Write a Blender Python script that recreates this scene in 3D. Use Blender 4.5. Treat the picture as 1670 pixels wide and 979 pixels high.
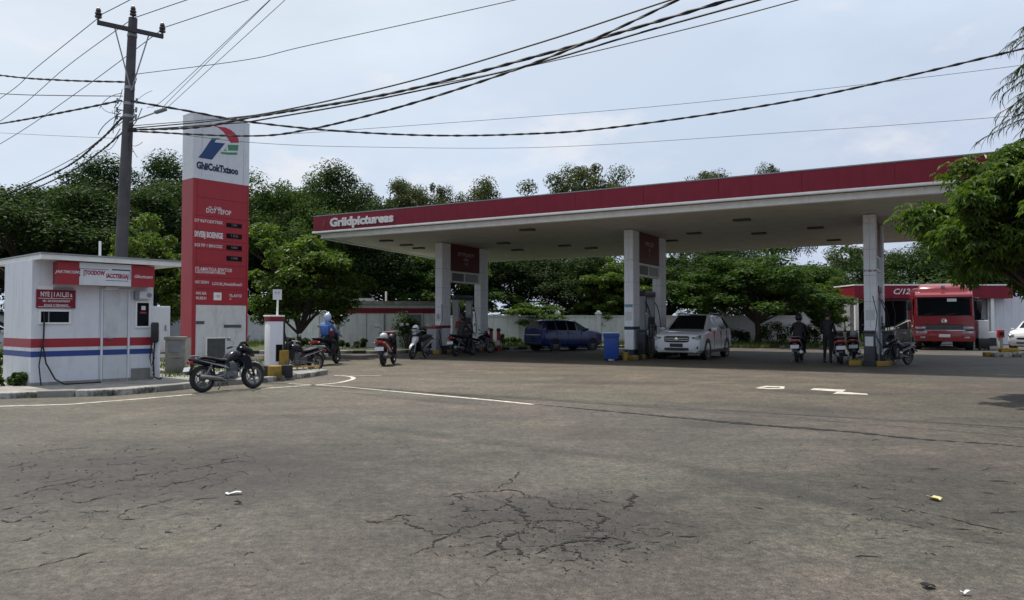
import bpy, bmesh, math, random
import numpy as np
from mathutils import Vector, Matrix
R = math.radians
for o in list(bpy.data.objects): bpy.data.objects.remove(o, do_unlink=True)
scene = bpy.context.scene
C = scene.collection

# ------------------------------------------------------------------ camera
F, HC, PITCH = 1230.0, 1.4, math.atan(35.5/1230.0)
cam_d = bpy.data.cameras.new('camera'); cam = bpy.data.objects.new('camera', cam_d); C.objects.link(cam)
cam.location = (0, 0, HC); cam.rotation_euler = (R(90)+PITCH, 0, 0)
cam_d.sensor_width = 36; cam_d.lens = F/1670*36; cam_d.clip_start = .05; cam_d.clip_end = 3000
scene.camera = cam
scene.render.resolution_x = 1024; scene.render.resolution_y = 600

# ------------------------------------------------------------------ sky and sun
SUN_EL = 67; SUN_H = Vector((-.74, .67, 0)).normalized()
to_sun = Vector((SUN_H.x*math.cos(R(SUN_EL)), SUN_H.y*math.cos(R(SUN_EL)), math.sin(R(SUN_EL))))
w = bpy.data.worlds.new('World'); scene.world = w; w.use_nodes = True
nt = w.node_tree; nt.nodes.clear()
wo = nt.nodes.new('ShaderNodeOutputWorld'); bg = nt.nodes.new('ShaderNodeBackground')
sky = nt.nodes.new('ShaderNodeTexSky'); sky.sky_type = 'NISHITA'; sky.sun_disc = False
sky.sun_elevation = R(SUN_EL); sky.sun_rotation = math.atan2(SUN_H.x, SUN_H.y)
sky.air_density = 1.0; sky.dust_density = 3.5; sky.ozone_density = 1.5; sky.altitude = 0
tc = nt.nodes.new('ShaderNodeTexCoord')
mp = nt.nodes.new('ShaderNodeMapping'); mp.inputs['Scale'].default_value = (1, 1, 2.6)
cn = nt.nodes.new('ShaderNodeTexNoise'); cn.inputs['Scale'].default_value = 3.1; cn.inputs['Detail'].default_value = 7; cn.inputs['Roughness'].default_value = .55
cr = nt.nodes.new('ShaderNodeValToRGB'); cr.color_ramp.elements[0].position = .44; cr.color_ramp.elements[1].position = .74
cr.color_ramp.elements[0].color = (.80, .80, .80, 1); cr.color_ramp.elements[1].color = (1, 1, 1, 1)
mx = nt.nodes.new('ShaderNodeMix'); mx.data_type = 'RGBA'
# thin bright cloud veil in the sky's own units, whiter round the sun and bluer away from it
dp = nt.nodes.new('ShaderNodeVectorMath'); dp.operation = 'DOT_PRODUCT'; dp.inputs[1].default_value = to_sun
nz = nt.nodes.new('ShaderNodeVectorMath'); nz.operation = 'NORMALIZE'
vr = nt.nodes.new('ShaderNodeValToRGB'); ve = vr.color_ramp.elements
mr = nt.nodes.new('ShaderNodeMapRange'); mr.inputs['From Min'].default_value = -.4; mr.inputs['From Max'].default_value = 1.0
ve[0].position = 0; ve[0].color = (.34, .42, .60, 1); ve[1].position = 1; ve[1].color = (.94, .97, 1.0, 1)
for p_, c_ in ((.45, (.62, .70, .87, 1)), (.62, (.70, .81, .96, 1)), (.75, (.80, .88, .98, 1))): e_ = ve.new(p_); e_.color = c_
sc10 = nt.nodes.new('ShaderNodeVectorMath'); sc10.operation = 'SCALE'; sc10.inputs['Scale'].default_value = 10
nt.links.new(tc.outputs['Generated'], nz.inputs[0]); nt.links.new(nz.outputs[0], dp.inputs[0]); nt.links.new(dp.outputs['Value'], mr.inputs[0]); nt.links.new(mr.outputs[0], vr.inputs[0])
nt.links.new(vr.outputs[0], sc10.inputs[0]); nt.links.new(sc10.outputs[0], mx.inputs['B'])
nt.links.new(tc.outputs['Generated'], mp.inputs['Vector']); nt.links.new(mp.outputs[0], cn.inputs['Vector'])
nt.links.new(cn.outputs['Fac'], cr.inputs[0]); nt.links.new(cr.outputs[0], mx.inputs['Factor'])
mp2 = nt.nodes.new('ShaderNodeMapping'); mp2.inputs['Scale'].default_value = (1, 1, 2.2); mp2.inputs['Location'].default_value = (.35, .1, .2)
c2 = nt.nodes.new('ShaderNodeTexNoise'); c2.inputs['Scale'].default_value = 4.2; c2.inputs['Detail'].default_value = 8; c2.inputs['Roughness'].default_value = .56; c2.inputs['Distortion'].default_value = .2
r2 = nt.nodes.new('ShaderNodeMapRange'); r2.inputs['From Min'].default_value = .54; r2.inputs['From Max'].default_value = .70; r2.inputs['To Max'].default_value = .75; r2.interpolation_type = 'SMOOTHSTEP'
mx2 = nt.nodes.new('ShaderNodeMix'); mx2.data_type = 'RGBA'; mx2.inputs['B'].default_value = (8.6, 8.7, 9.2, 1)     # soft small clouds
nt.links.new(tc.outputs['Generated'], mp2.inputs[0]); nt.links.new(mp2.outputs[0], c2.inputs['Vector']); nt.links.new(c2.outputs['Fac'], r2.inputs[0]); nt.links.new(r2.outputs[0], mx2.inputs['Factor'])
nt.links.new(sky.outputs[0], mx.inputs['A']); nt.links.new(mx.outputs['Result'], mx2.inputs['A']); nt.links.new(mx2.outputs['Result'], bg.inputs['Color'])
bg.inputs['Strength'].default_value = .10
nt.links.new(bg.outputs[0], wo.inputs['Surface'])
sd = bpy.data.lights.new('sun', 'SUN'); sd.energy = 4.6; sd.angle = R(.6); sd.color = (1, .94, .84)
sun = bpy.data.objects.new('sun', sd); C.objects.link(sun); sun.location = (-20, 20, 40)
sun.rotation_euler = (-to_sun).to_track_quat('-Z', 'Y').to_euler()
vs = scene.view_settings; vs.view_transform = 'Standard'; vs.look = 'None'; vs.gamma = 1; vs.exposure = 0.0
scene.render.engine = 'CYCLES'; scene.cycles.max_bounces = 5; scene.cycles.diffuse_bounces = 3; scene.cycles.glossy_bounces = 2; scene.cycles.transmission_bounces = 3

# ------------------------------------------------------------------ pixel helpers (a pixel gives a direction only)
def ray(px, py):
    x = (px-835)/F; u = -(py-489.5)/F
    return Vector((x, math.cos(PITCH)-math.sin(PITCH)*u, math.sin(PITCH)+math.cos(PITCH)*u))
def onz(px, py, z=0.0):
    d = ray(px, py); t = (z-HC)/d.z
    return Vector((d.x*t, d.y*t, z))
def aty(px, py, Y):
    d = ray(px, py); t = Y/d.y
    return Vector((d.x*t, Y, HC+d.z*t))
def atx(px, Y): return (px-835)/F*Y          # close enough for things standing on the ground
def onface(px, py, o, th):
    """pixel -> (distance along a vertical face that starts at o and runs at angle th, height)"""
    d = ray(px, py); c, s = math.cos(th), math.sin(th)
    # d.x*t = o.x + c*k ; d.y*t = o.y + s*k
    det = d.x*(-s)-d.y*(-c)
    t = (o[0]*(-s)-o[1]*(-c))/det
    k = ((d.x*t-o[0])*c+(d.y*t-o[1])*s)
    return k, HC+d.z*t

# ------------------------------------------------------------------ materials
MATS = {}
def mat(name, col, rough=.6, metal=0.0, var=.12, scale=6.0, bump=0.0, bscale=40.0, dirt=None, dirt_amt=0.0, coat=0.0, streak=False, spec=.5):
    if name in MATS: return MATS[name]
    m = bpy.data.materials.new(name); m.use_nodes = True; t = m.node_tree; b = t.nodes['Principled BSDF']
    b.inputs['Roughness'].default_value = rough; b.inputs['Metallic'].default_value = metal
    b.inputs['Specular IOR Level'].default_value = spec
    if coat: b.inputs['Coat Weight'].default_value = coat; b.inputs['Coat Roughness'].default_value = .08
    co = t.nodes.new('ShaderNodeTexCoord')
    n = t.nodes.new('ShaderNodeTexNoise'); n.inputs['Scale'].default_value = scale; n.inputs['Detail'].default_value = 6
    t.links.new(co.outputs['Object'], n.inputs['Vector'])
    r = t.nodes.new('ShaderNodeValToRGB'); c = Vector(col)
    r.color_ramp.elements[0].position = .3; r.color_ramp.elements[1].position = .7
    r.color_ramp.elements[0].color = (*[max(0, v*(1-var)) for v in c], 1); r.color_ramp.elements[1].color = (*[min(1, v*(1+var)) for v in c], 1)
    t.links.new(n.outputs['Fac'], r.inputs[0]); out = r.outputs[0]
    if dirt:
        n2 = t.nodes.new('ShaderNodeTexNoise'); n2.inputs['Scale'].default_value = 2.2; n2.inputs['Detail'].default_value = 9; n2.inputs['Roughness'].default_value = .65
        if streak:
            mpn = t.nodes.new('ShaderNodeMapping'); mpn.inputs['Scale'].default_value = (2.0, 2.0, .5)
            t.links.new(co.outputs['Object'], mpn.inputs[0]); t.links.new(mpn.outputs[0], n2.inputs['Vector'])
        else: t.links.new(co.outputs['Object'], n2.inputs['Vector'])
        r2 = t.nodes.new('ShaderNodeValToRGB'); r2.color_ramp.elements[0].position = .48; r2.color_ramp.elements[1].position = .75
        r2.color_ramp.elements[0].color = (0, 0, 0, 1); r2.color_ramp.elements[1].color = (dirt_amt,)*3+(1,)
        t.links.new(n2.outputs['Fac'], r2.inputs[0])
        k = t.nodes.new('ShaderNodeMix'); k.data_type = 'RGBA'; k.inputs['B'].default_value = (*dirt, 1)
        t.links.new(r2.outputs[0], k.inputs['Factor']); t.links.new(out, k.inputs['A']); out = k.outputs['Result']
    t.links.new(out, b.inputs['Base Color'])
    if bump:
        n3 = t.nodes.new('ShaderNodeTexNoise'); n3.inputs['Scale'].default_value = bscale; n3.inputs['Detail'].default_value = 5
        t.links.new(co.outputs['Object'], n3.inputs['Vector'])
        bp = t.nodes.new('ShaderNodeBump'); bp.inputs['Strength'].default_value = bump; bp.inputs['Distance'].default_value = .02
        t.links.new(n3.outputs['Fac'], bp.inputs['Height']); t.links.new(bp.outputs[0], b.inputs['Normal'])
    MATS[name] = m; return m
def leafmat(name, col, var=.35, trans=.35, rough=.6, spec=.12):
    m = bpy.data.materials.new(name); m.use_nodes = True; t = m.node_tree; b = t.nodes['Principled BSDF']
    g = t.nodes.new('ShaderNodeNewGeometry'); r = t.nodes.new('ShaderNodeValToRGB'); c = Vector(col)
    e = r.color_ramp.elements; e[0].position = 0; e[1].position = 1
    e[0].color = (*[v*(1-var) for v in c], 1); e[1].color = (min(1, c.x*(1+var*1.5)), min(1, c.y*(1+var)), c.z*(1+var*.6), 1)
    t.links.new(g.outputs['Random Per Island'], r.inputs[0]); t.links.new(r.outputs[0], b.inputs['Base Color'])
    b.inputs['Roughness'].default_value = rough; b.inputs['Specular IOR Level'].default_value = spec
    tr = t.nodes.new('ShaderNodeBsdfTranslucent'); k = t.nodes.new('ShaderNodeMixShader'); k.inputs[0].default_value = trans
    gm = t.nodes.new('ShaderNodeMix'); gm.data_type = 'RGBA'; gm.blend_type = 'MULTIPLY'; gm.inputs['Factor'].default_value = 1; gm.inputs['B'].default_value = (1.5, 1.6, .6, 1)
    t.links.new(r.outputs[0], gm.inputs['A']); t.links.new(gm.outputs['Result'], tr.inputs['Color'])
    t.links.new(b.outputs[0], k.inputs[1]); t.links.new(tr.outputs[0], k.inputs[2])
    t.links.new(k.outputs[0], t.nodes['Material Output'].inputs['Surface'])
    MATS[name] = m; return m
DIRT = (.10, .085, .06)
white = mat('white_panel', (.68, .70, .73), .42, var=.03, dirt=(.36, .34, .30), dirt_amt=.32, streak=True, bump=.04, bscale=3)
whitewall = mat('white_wall', (.66, .67, .66), .85, var=.06, dirt=(.26, .25, .21), dirt_amt=.5, streak=True, bump=.15)
trimw = mat('trim_white', (.80, .80, .76), .45, var=.04, dirt=(.45, .43, .37), dirt_amt=.35, streak=True)
soffitm = mat('soffit_sheet', (.62, .60, .53), .6, var=.06, scale=1.2, dirt=(.3, .28, .23), dirt_amt=.4)
redf = mat('red_fascia', (.21, .016, .032), .5, var=.08, scale=1.5, dirt=(.12, .010, .018), dirt_amt=.5, streak=True, spec=.25)
redp = mat('red_sign', (.36, .02, .03), .45, var=.06, scale=2, dirt=(.2, .02, .03), dirt_amt=.4, streak=True)
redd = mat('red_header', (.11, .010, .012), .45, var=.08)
bluestripe = mat('blue_stripe', (.018, .055, .24), .45, var=.08, dirt=(.05, .07, .15), dirt_amt=.4)
redstripe = mat('red_stripe', (.33, .018, .03), .45, var=.08, dirt=(.2, .03, .03), dirt_amt=.4)
letterw = mat('letter_white', (.72, .70, .68), .5, var=.06)
letterd = mat('letter_navy', (.015, .022, .075), .5, var=.06)
letterr = mat('letter_red', (.33, .02, .04), .5, var=.06)
logo_r = mat('emblem_red', (.48, .025, .05), .45, var=.05); logo_b = mat('emblem_blue', (.012, .055, .17), .45, var=.1); logo_g = mat('emblem_green', (.06, .24, .11), .45, var=.1)
black = mat('black_plastic', (.012, .012, .013), .45, var=.2)
rubber = mat('rubber', (.018, .018, .018), .8, var=.2, bump=.2, bscale=80)
darkgap = mat('dark_gap', (.01, .01, .01), .9, var=.1)
glass = mat('dark_glass', (.006, .008, .010), .08, var=.1, spec=.4)
glass.node_tree.nodes['Principled BSDF'].inputs['IOR'].default_value = 1.22
steel = mat('steel', (.55, .56, .57), .28, metal=1, var=.08)
greysteel = mat('grey_steel', (.25, .26, .27), .45, metal=.6, var=.12)
chrome = mat('chrome', (.75, .76, .77), .12, metal=1, var=.04)
concrete = mat('concrete', (.27, .26, .235), .9, var=.2, scale=5, bump=.35, dirt=(.07, .075, .05), dirt_amt=.75)
kerbw = mat('kerb_white', (.44, .43, .39), .85, var=.15, dirt=(.06, .06, .045), dirt_amt=.95, bump=.5)
kerbb = mat('kerb_black', (.03, .03, .03), .85, var=.2, bump=.3)
yellow = mat('yellow_paint', (.34, .21, .025), .7, var=.2, dirt=(.07, .055, .03), dirt_amt=.9, bump=.15)
polem = mat('pole_concrete', (.085, .082, .085), .85, var=.18, scale=3, bump=.3, dirt=(.03, .03, .03), dirt_amt=.5, streak=True)
cablem = mat('cable_rubber', (.010, .010, .012), .6, var=.1)
galv = mat('galvanised', (.30, .31, .32), .5, metal=.4, var=.12)
bark = mat('bark', (.06, .048, .035), .95, var=.35, scale=10, bump=.8, bscale=18)
soil = mat('soil', (.10, .08, .055), .95, var=.3, bump=.6, bscale=15)
paint = mat('road_paint', (.62, .59, .52), .8, var=.10, dirt=(.17, .155, .13), dirt_amt=.7, bump=.15, bscale=60)
crackm = mat('crack_dark', (.008, .0075, .007), .95, var=.3)
plate_w = mat('plate_white', (.62, .63, .64), .5, var=.05)
lampred = mat('lamp_red', (.28, .01, .015), .2, var=.1, coat=.5)
lampclear = mat('lamp_clear', (.34, .36, .38), .10, var=.25, scale=14, coat=1, metal=.4)
amber = mat('lamp_amber', (.5, .16, .01), .2, var=.1)
binblue = mat('bin_blue', (.010, .05, .26), .45, var=.08, bump=.05)

for m_, sc_, lo_, hi_ in ((paint, 7., .42, .64), (kerbw, 5., .40, .62), (yellow, 5., .44, .66)):    # finer, harder wear
    for n_ in m_.node_tree.nodes:
        if n_.type == 'TEX_NOISE' and abs(n_.inputs['Scale'].default_value-2.2) < .01: n_.inputs['Scale'].default_value = sc_
        if n_.type == 'VALTORGB' and abs(n_.color_ramp.elements[0].position-.48) < .001: n_.color_ramp.elements[0].position = lo_; n_.color_ramp.elements[1].position = hi_
# ------------------------------------------------------------------ mesh builder
class MB:
    def __init__(s): s.v = []; s.f = []; s.m = []
    def add(s, vs, fs, mi=0, M=None):
        n = len(s.v)
        s.v += [tuple(M @ Vector(v)) for v in vs] if M is not None else [tuple(v) for v in vs]
        s.f += [tuple(i+n for i in f) for f in fs]; s.m += [mi]*len(fs); return s
    def box(s, c, d, rz=0, M=None, mi=0, taper=None):
        x, y, z = d[0]/2, d[1]/2, d[2]/2; t = taper or 1
        vs = [(-x, -y, -z), (x, -y, -z), (x, y, -z), (-x, y, -z), (-x*t, -y*t, z), (x*t, -y*t, z), (x*t, y*t, z), (-x*t, y*t, z)]
        fs = [(0, 3, 2, 1), (4, 5, 6, 7), (0, 1, 5, 4), (1, 2, 6, 5), (2, 3, 7, 6), (3, 0, 4, 7)]
        T = Matrix.Translation(c) @ Matrix.Rotation(rz, 4, 'Z')
        if M is not None: T = T @ M
        return s.add(vs, fs, mi, T)
    def bb(s, a, b, mi=0):
        return s.box([(a[i]+b[i])/2 for i in range(3)], [abs(b[i]-a[i]) for i in range(3)], mi=mi)
    def rbox(s, c, d, r=.02, seg=2, rz=0, M=None, mi=0, taper=None):
        bm = bmesh.new(); t = MB().box((0, 0, 0), d, taper=taper)
        vv = [bm.verts.new(v) for v in t.v]; [bm.faces.new([vv[i] for i in f]) for f in t.f]
        bmesh.ops.bevel(bm, geom=bm.edges[:], offset=r, segments=seg, profile=.5, affect='EDGES')
        bm.verts.ensure_lookup_table(); bm.verts.index_update()
        T = Matrix.Translation(c) @ Matrix.Rotation(rz, 4, 'Z')
        if M is not None: T = T @ M
        s.add([v.co for v in bm.verts], [[v.index for v in f.verts] for f in bm.faces], mi, T); bm.free(); return s
    def tube(s, pts, r, n=8, mi=0, caps=True):
        pts = [Vector(p) for p in pts]; rs = r if isinstance(r, (list, tuple)) else [r]*len(pts)
        b0 = len(s.v); prev = None
        for i, p in enumerate(pts):
            d = (pts[min(i+1, len(pts)-1)]-pts[max(i-1, 0)]).normalized()
            if prev is None:
                up = Vector((0, 0, 1)) if abs(d.z) < .9 else Vector((1, 0, 0)); a = d.cross(up).normalized()
            else: a = (prev-d*prev.dot(d)).normalized()
            prev = a; b = d.cross(a)
            for k in range(n):
                t = 2*math.pi*k/n; s.v.append(tuple(p+(a*math.cos(t)+b*math.sin(t))*rs[i]))
        for i in range(len(pts)-1):
            for k in range(n):
                k2 = (k+1) % n; s.f.append((b0+i*n+k, b0+i*n+k2, b0+(i+1)*n+k2, b0+(i+1)*n+k)); s.m.append(mi)
        if caps:
            s.f.append(tuple(b0+k for k in reversed(range(n)))); s.m.append(mi)
            s.f.append(tuple(b0+(len(pts)-1)*n+k for k in range(n))); s.m.append(mi)
        return s
    def loft(s, rings, mi=0, closed=True):
        n = len(rings[0]); b0 = len(s.v)
        for r in rings: s.v += [tuple(p) for p in r]
        for i in range(len(rings)-1):
            for k in range(n if closed else n-1):
                k2 = (k+1) % n; s.f.append((b0+i*n+k, b0+(i+1)*n+k, b0+(i+1)*n+k2, b0+i*n+k2)); s.m.append(mi)
        if closed:
            s.f.append(tuple(b0+k for k in range(n))); s.m.append(mi)
            s.f.append(tuple(b0+(len(rings)-1)*n+k for k in reversed(range(n)))); s.m.append(mi)
        return s
    def loftx(s, st, n=12, p=2.6, mi=0, yc=0):
        """stations (x, zc, half width, half height) with superellipse sections"""
        rings = []
        for q in st:
            x, zc, hw, hh = q[:4]; rings.append([])
            for k in range(n):
                t = 2*math.pi*(k+.5)/n; c, sn = math.cos(t), math.sin(t)
                rings[-1].append((x, yc+hw*math.copysign(abs(c)**(2/p), c), zc+hh*math.copysign(abs(sn)**(2/p), sn)))
        return s.loft(rings, mi)
    def lathe(s, prof, n=20, axis='Z', c=(0, 0, 0), mi=0, close=False):
        b0 = len(s.v); m = len(prof)
        for k in range(n):
            t = 2*math.pi*k/n
            for r, h in prof:
                p = (r*math.cos(t), r*math.sin(t), h) if axis == 'Z' else ((r*math.cos(t), h, r*math.sin(t)) if axis == 'Y' else (h, r*math.cos(t), r*math.sin(t)))
                s.v.append((p[0]+c[0], p[1]+c[1], p[2]+c[2]))
        for k in range(n):
            k2 = (k+1) % n
            for j in range(m if close else m-1):
                j2 = (j+1) % m; s.f.append((b0+k*m+j, b0+k2*m+j, b0+k2*m+j2, b0+k*m+j2)); s.m.append(mi)
        return s
    def prism(s, poly, y0, y1, mi=0):
        """x-z polygon pushed from y0 to y1"""
        n = len(poly); b0 = len(s.v)
        s.v += [(x, y0, z) for x, z in poly]+[(x, y1, z) for x, z in poly]
        s.f.append(tuple(b0+i for i in range(n))); s.f.append(tuple(b0+n+i for i in reversed(range(n)))); s.m += [mi, mi]
        for i in range(n):
            j = (i+1) % n; s.f.append((b0+j, b0+i, b0+n+i, b0+n+j)); s.m.append(mi)
        return s
    def slab(s, poly, z0, z1, mi=0):
        n = len(poly); b0 = len(s.v)
        s.v += [(p[0], p[1], z0) for p in poly]+[(p[0], p[1], z1) for p in poly]
        s.f.append(tuple(b0+i for i in reversed(range(n)))); s.f.append(tuple(b0+n+i for i in range(n))); s.m += [mi, mi]
        for i in range(n):
            j = (i+1) % n; s.f.append((b0+i, b0+j, b0+n+j, b0+n+i)); s.m.append(mi)
        return s
    def sphere(s, c, r, n=12, m=8, mi=0):
        rr = (r, r, r) if not isinstance(r, (list, tuple)) else r
        rings = []
        for j in range(1, m):
            t = math.pi*j/m
            rings.append([(c[0]+rr[0]*math.sin(t)*math.cos(2*math.pi*k/n), c[1]+rr[1]*math.sin(t)*math.sin(2*math.pi*k/n), c[2]-rr[2]*math.cos(t)) for k in range(n)])
        return s.loft(rings, mi)
    def mesh(s, name, mats, smooth=True, ang=38):
        me = bpy.data.meshes.new(name); me.from_pydata(s.v, [], s.f)
        for m in (mats if isinstance(mats, (list, tuple)) else [mats]): me.materials.append(m)
        if any(s.m): me.polygons.foreach_set('material_index', s.m)
        bm = bmesh.new(); bm.from_mesh(me); bmesh.ops.recalc_face_normals(bm, faces=bm.faces[:]); bm.to_mesh(me); bm.free()
        if smooth:
            me.polygons.foreach_set('use_smooth', [True]*len(me.polygons)); me.set_sharp_from_angle(angle=R(ang))
        me.update(); return me
    def build(s, name, mats, parent=None, loc=None, rz=None, smooth=True, label=None):
        return link(name, s.mesh(name, mats, smooth), parent, loc, rz, label)
def link(name, me, parent=None, loc=None, rz=None, label=None):
    o = bpy.data.objects.new(name, me); C.objects.link(o)
    if parent is not None: o.parent = parent
    if loc is not None: o.location = loc
    if rz is not None: o.rotation_euler = (0, 0, rz)
    if label: o['label'] = label
    return o
def tag(o, label, cat, group=None):
    o['label'] = label; o['category'] = cat
    if group: o['group'] = group
    return o
def kind(o, k): o['kind'] = k; return o
def thing(name, label, cat, loc=(0, 0, 0), rz=0, group=None):
    o = bpy.data.objects.new(name, None); C.objects.link(o); o.location = loc; o.rotation_euler = (0, 0, rz); o.empty_display_size = .2
    return tag(o, label, cat, group)
def dup(root, loc, rz, label, group=None, swap=None):
    r = root.copy(); C.objects.link(r); r.location = loc; r.rotation_euler = (root.rotation_euler.x, root.rotation_euler.y, rz); r['label'] = label
    if group: r['group'] = group
    for ch in list(root.children):
        c = ch.copy(); C.objects.link(c); c.parent = r; recolour(c, swap)
        for g in list(ch.children):
            d = g.copy(); C.objects.link(d); d.parent = c; recolour(d, swap)
    return r
def recolour(o, swap):
    if swap and o.type == 'MESH':
        for i, sl in enumerate(o.material_slots):
            if sl.material and sl.material.name in swap:
                nm = swap[sl.material.name]; sl.link = 'OBJECT'; sl.material = nm
TXT = {}
def text(s, size, mt, parent, loc, rz=0, ext=.003, bold=.012, sx=1.0, shear=0, name='lettering', align='CENTER', shz=0):
    key = (s, size, ext, bold, shear, align)
    if key not in TXT:
        cu = bpy.data.curves.new('t', 'FONT'); cu.body = s; cu.size = size; cu.extrude = ext; cu.offset = bold*size; cu.shear = shear
        cu.align_x = align; cu.align_y = 'CENTER'; cu.resolution_u = 2
        o = bpy.data.objects.new('t', cu); C.objects.link(o)
        me = bpy.data.meshes.new_from_object(o.evaluated_get(bpy.context.evaluated_depsgraph_get()))
        bpy.data.objects.remove(o, do_unlink=True); bpy.data.curves.remove(cu)
        me.transform(Matrix.Rotation(R(90), 4, 'X')); me.materials.clear(); TXT[key] = me
    me = TXT[key].copy(); me.name = name; me.materials.append(mt)
    if shz:
        me.transform(Matrix(((1, 0, 0, 0), (0, 1, 0, 0), (shz, 0, 1, 0), (0, 0, 0, 1))))
    o = link(name, me, parent, loc, rz); o.scale = (sx, 1, 1); return o
def clone(name, me, parent, loc, rz=0, mt=None):
    o = link(name, me, parent, loc, rz)
    if mt: o.material_slots[0].link = 'OBJECT'; o.material_slots[0].material = mt
    return o
# ------------------------------------------------------------------ ground
def asphalt():
    m = bpy.data.materials.new('asphalt'); m.use_nodes = True; t = m.node_tree; b = t.nodes['Principled BSDF']; L = t.links.new; N = t.nodes.new
    co = N('ShaderNodeTexCoord')
    def noise(sc, det=6, ro=.55, vec=None, dist=0):
        n = N('ShaderNodeTexNoise'); n.inputs['Scale'].default_value = sc; n.inputs['Detail'].default_value = det; n.inputs['Roughness'].default_value = ro; n.inputs['Distortion'].default_value = dist
        L(vec or co.outputs['Object'], n.inputs['Vector']); return n.outputs['Fac']
    def ramp(f, p0, c0, p1, c1):
        r = N('ShaderNodeValToRGB'); r.color_ramp.elements[0].position = p0; r.color_ramp.elements[1].position = p1
        r.color_ramp.elements[0].color = (*c0, 1) if len(c0) == 3 else c0; r.color_ramp.elements[1].color = (*c1, 1) if len(c1) == 3 else c1
        L(f, r.inputs[0]); return r.outputs[0]
    def mix(a, bb, f, mode='MIX'):
        k = N('ShaderNodeMix'); k.data_type = 'RGBA'; k.blend_type = mode
        for s, v in (('A', a), ('B', bb), ('Factor', f)):
            if isinstance(v, (tuple, float, int)): k.inputs[s].default_value = v
            else: L(v, k.inputs[s])
        return k.outputs['Result']
    g = lambda v: (v, v, v)
    def ramp2(f, a, b_, amt):
        r = N('ShaderNodeMapRange'); r.inputs['From Min'].default_value = a; r.inputs['From Max'].default_value = b_; r.inputs['To Min'].default_value = amt; r.inputs['To Max'].default_value = 0; L(f, r.inputs[0]); return r.outputs[0]
    base = ramp(noise(.22, 7, .6), .36, (.066, .059, .052), .66, (.082, .079, .065))
    # worn patches, dark soaked patches, tyre-dragged streaks
    mp = N('ShaderNodeMapping'); mp.inputs['Scale'].default_value = (.38, .8, 1); mp.inputs['Rotation'].default_value = (0, 0, R(12)); L(co.outputs['Object'], mp.inputs[0])
    base = mix(base, (.044, .041, .035, 1), ramp(noise(1.3, 8, .62, mp.outputs[0], .4), .46, g(0.), .66, g(.85)))
    base = mix(base, (.120, .108, .088, 1), ramp(noise(.75, 9, .66), .50, g(0.), .70, g(.75)))
    base = mix(base, (.040, .038, .032, 1), ramp(noise(2.6, 9, .7, None, .6), .54, g(0.), .70, g(.75)))
    # hue drift between old batches of asphalt, and two ravelled areas
    base = mix(base, (1.05, .96, .98, 1), ramp(noise(.30, 2, .4), .42, g(0.), .58, g(.8)), 'MULTIPLY'); base = mix(base, (.95, 1.0, .90, 1), ramp(noise(.34, 2, .4, mp.outputs[0]), .45, g(0.), .6, g(.8)), 'MULTIPLY')
    for cx_, cy_, rx_, ry_, ro_, am_ in ((-3.4, 7.3, 2.9, 1.8, 8, .95), (.3, 5.4, 1.6, 1.0, 0, .8), (3.6, 6.2, 1.7, 1.1, 0, .7), (-.35, 8.9, 3.4, .22, -37.6, .5), (2.4, 6.1, 2.2, .2, -59.5, .5), (2.9, 10.5, .8, .5, 20, .6), (4.6, 12.2, 1.2, .5, -15, .6), (-.5, 14, 1.3, .5, 10, .5), (1.8, 17.5, 2.2, .6, -10, .6), (6.2, 15, 1.6, .6, -20, .5), (-4.2, 11, 1.6, .5, 15, .45)):
        m1 = N('ShaderNodeMapping'); m1.vector_type = 'TEXTURE'; m1.inputs['Location'].default_value = (cx_, cy_, 0); m1.inputs['Scale'].default_value = (rx_, ry_, 1); m1.inputs['Rotation'].default_value = (0, 0, R(ro_)); L(co.outputs['Object'], m1.inputs[0])
        ln = N('ShaderNodeVectorMath'); ln.operation = 'LENGTH'; L(m1.outputs[0], ln.inputs[0]); ad = N('ShaderNodeMath'); ad.operation = 'MULTIPLY_ADD'; L(noise(2.2, 7, .7), ad.inputs[0]); ad.inputs[1].default_value = 1.6; L(ln.outputs['Value'], ad.inputs[2])
        base = mix(base, (.38, .37, .37, 1), ramp2(ad.outputs[0], 1.2, 2.1, am_), 'MULTIPLY')
    # aggregate speckle
    v = N('ShaderNodeTexVoronoi'); v.inputs['Scale'].default_value = 95; L(co.outputs['Object'], v.inputs['Vector'])
    sep = N('ShaderNodeSeparateColor'); L(v.outputs['Color'], sep.inputs[0])
    base = mix(base, (1.5, 1.48, 1.42, 1), ramp(sep.outputs[0], .80, g(0.), .98, g(.8)), 'MULTIPLY')
    base = mix(base, (.45, .45, .45, 1), ramp(sep.outputs[1], .74, g(0.), .95, g(.8)), 'MULTIPLY')
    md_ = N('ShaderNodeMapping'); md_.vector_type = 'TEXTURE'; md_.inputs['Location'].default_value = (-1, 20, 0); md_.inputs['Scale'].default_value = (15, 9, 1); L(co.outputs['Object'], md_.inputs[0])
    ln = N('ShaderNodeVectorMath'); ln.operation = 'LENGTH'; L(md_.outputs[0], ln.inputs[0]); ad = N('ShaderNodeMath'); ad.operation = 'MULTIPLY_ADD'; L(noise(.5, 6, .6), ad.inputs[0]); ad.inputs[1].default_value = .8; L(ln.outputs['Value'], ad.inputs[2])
    base = mix(base, (1.38, 1.32, 1.20, 1), ramp2(ad.outputs[0], .8, 1.5, 1.), 'MULTIPLY'); base = mix(base, (1.04, 1.0, .97, 1), 1., 'MULTIPLY')     # paler driven part: backlit sheen of the mid-ground painted into the colour
    base = mix(base, ramp(noise(17, 5, .7), .34, g(.52), .66, g(1.42)), 1., 'MULTIPLY'); base = mix(base, ramp(noise(5.5, 8, .72), .36, g(.72), .64, g(1.25)), 1., 'MULTIPLY')
    # fine crazing in worn areas
    wv = N('ShaderNodeMix'); wv.data_type = 'VECTOR'; wv.inputs['Factor'].default_value = .12
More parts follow.
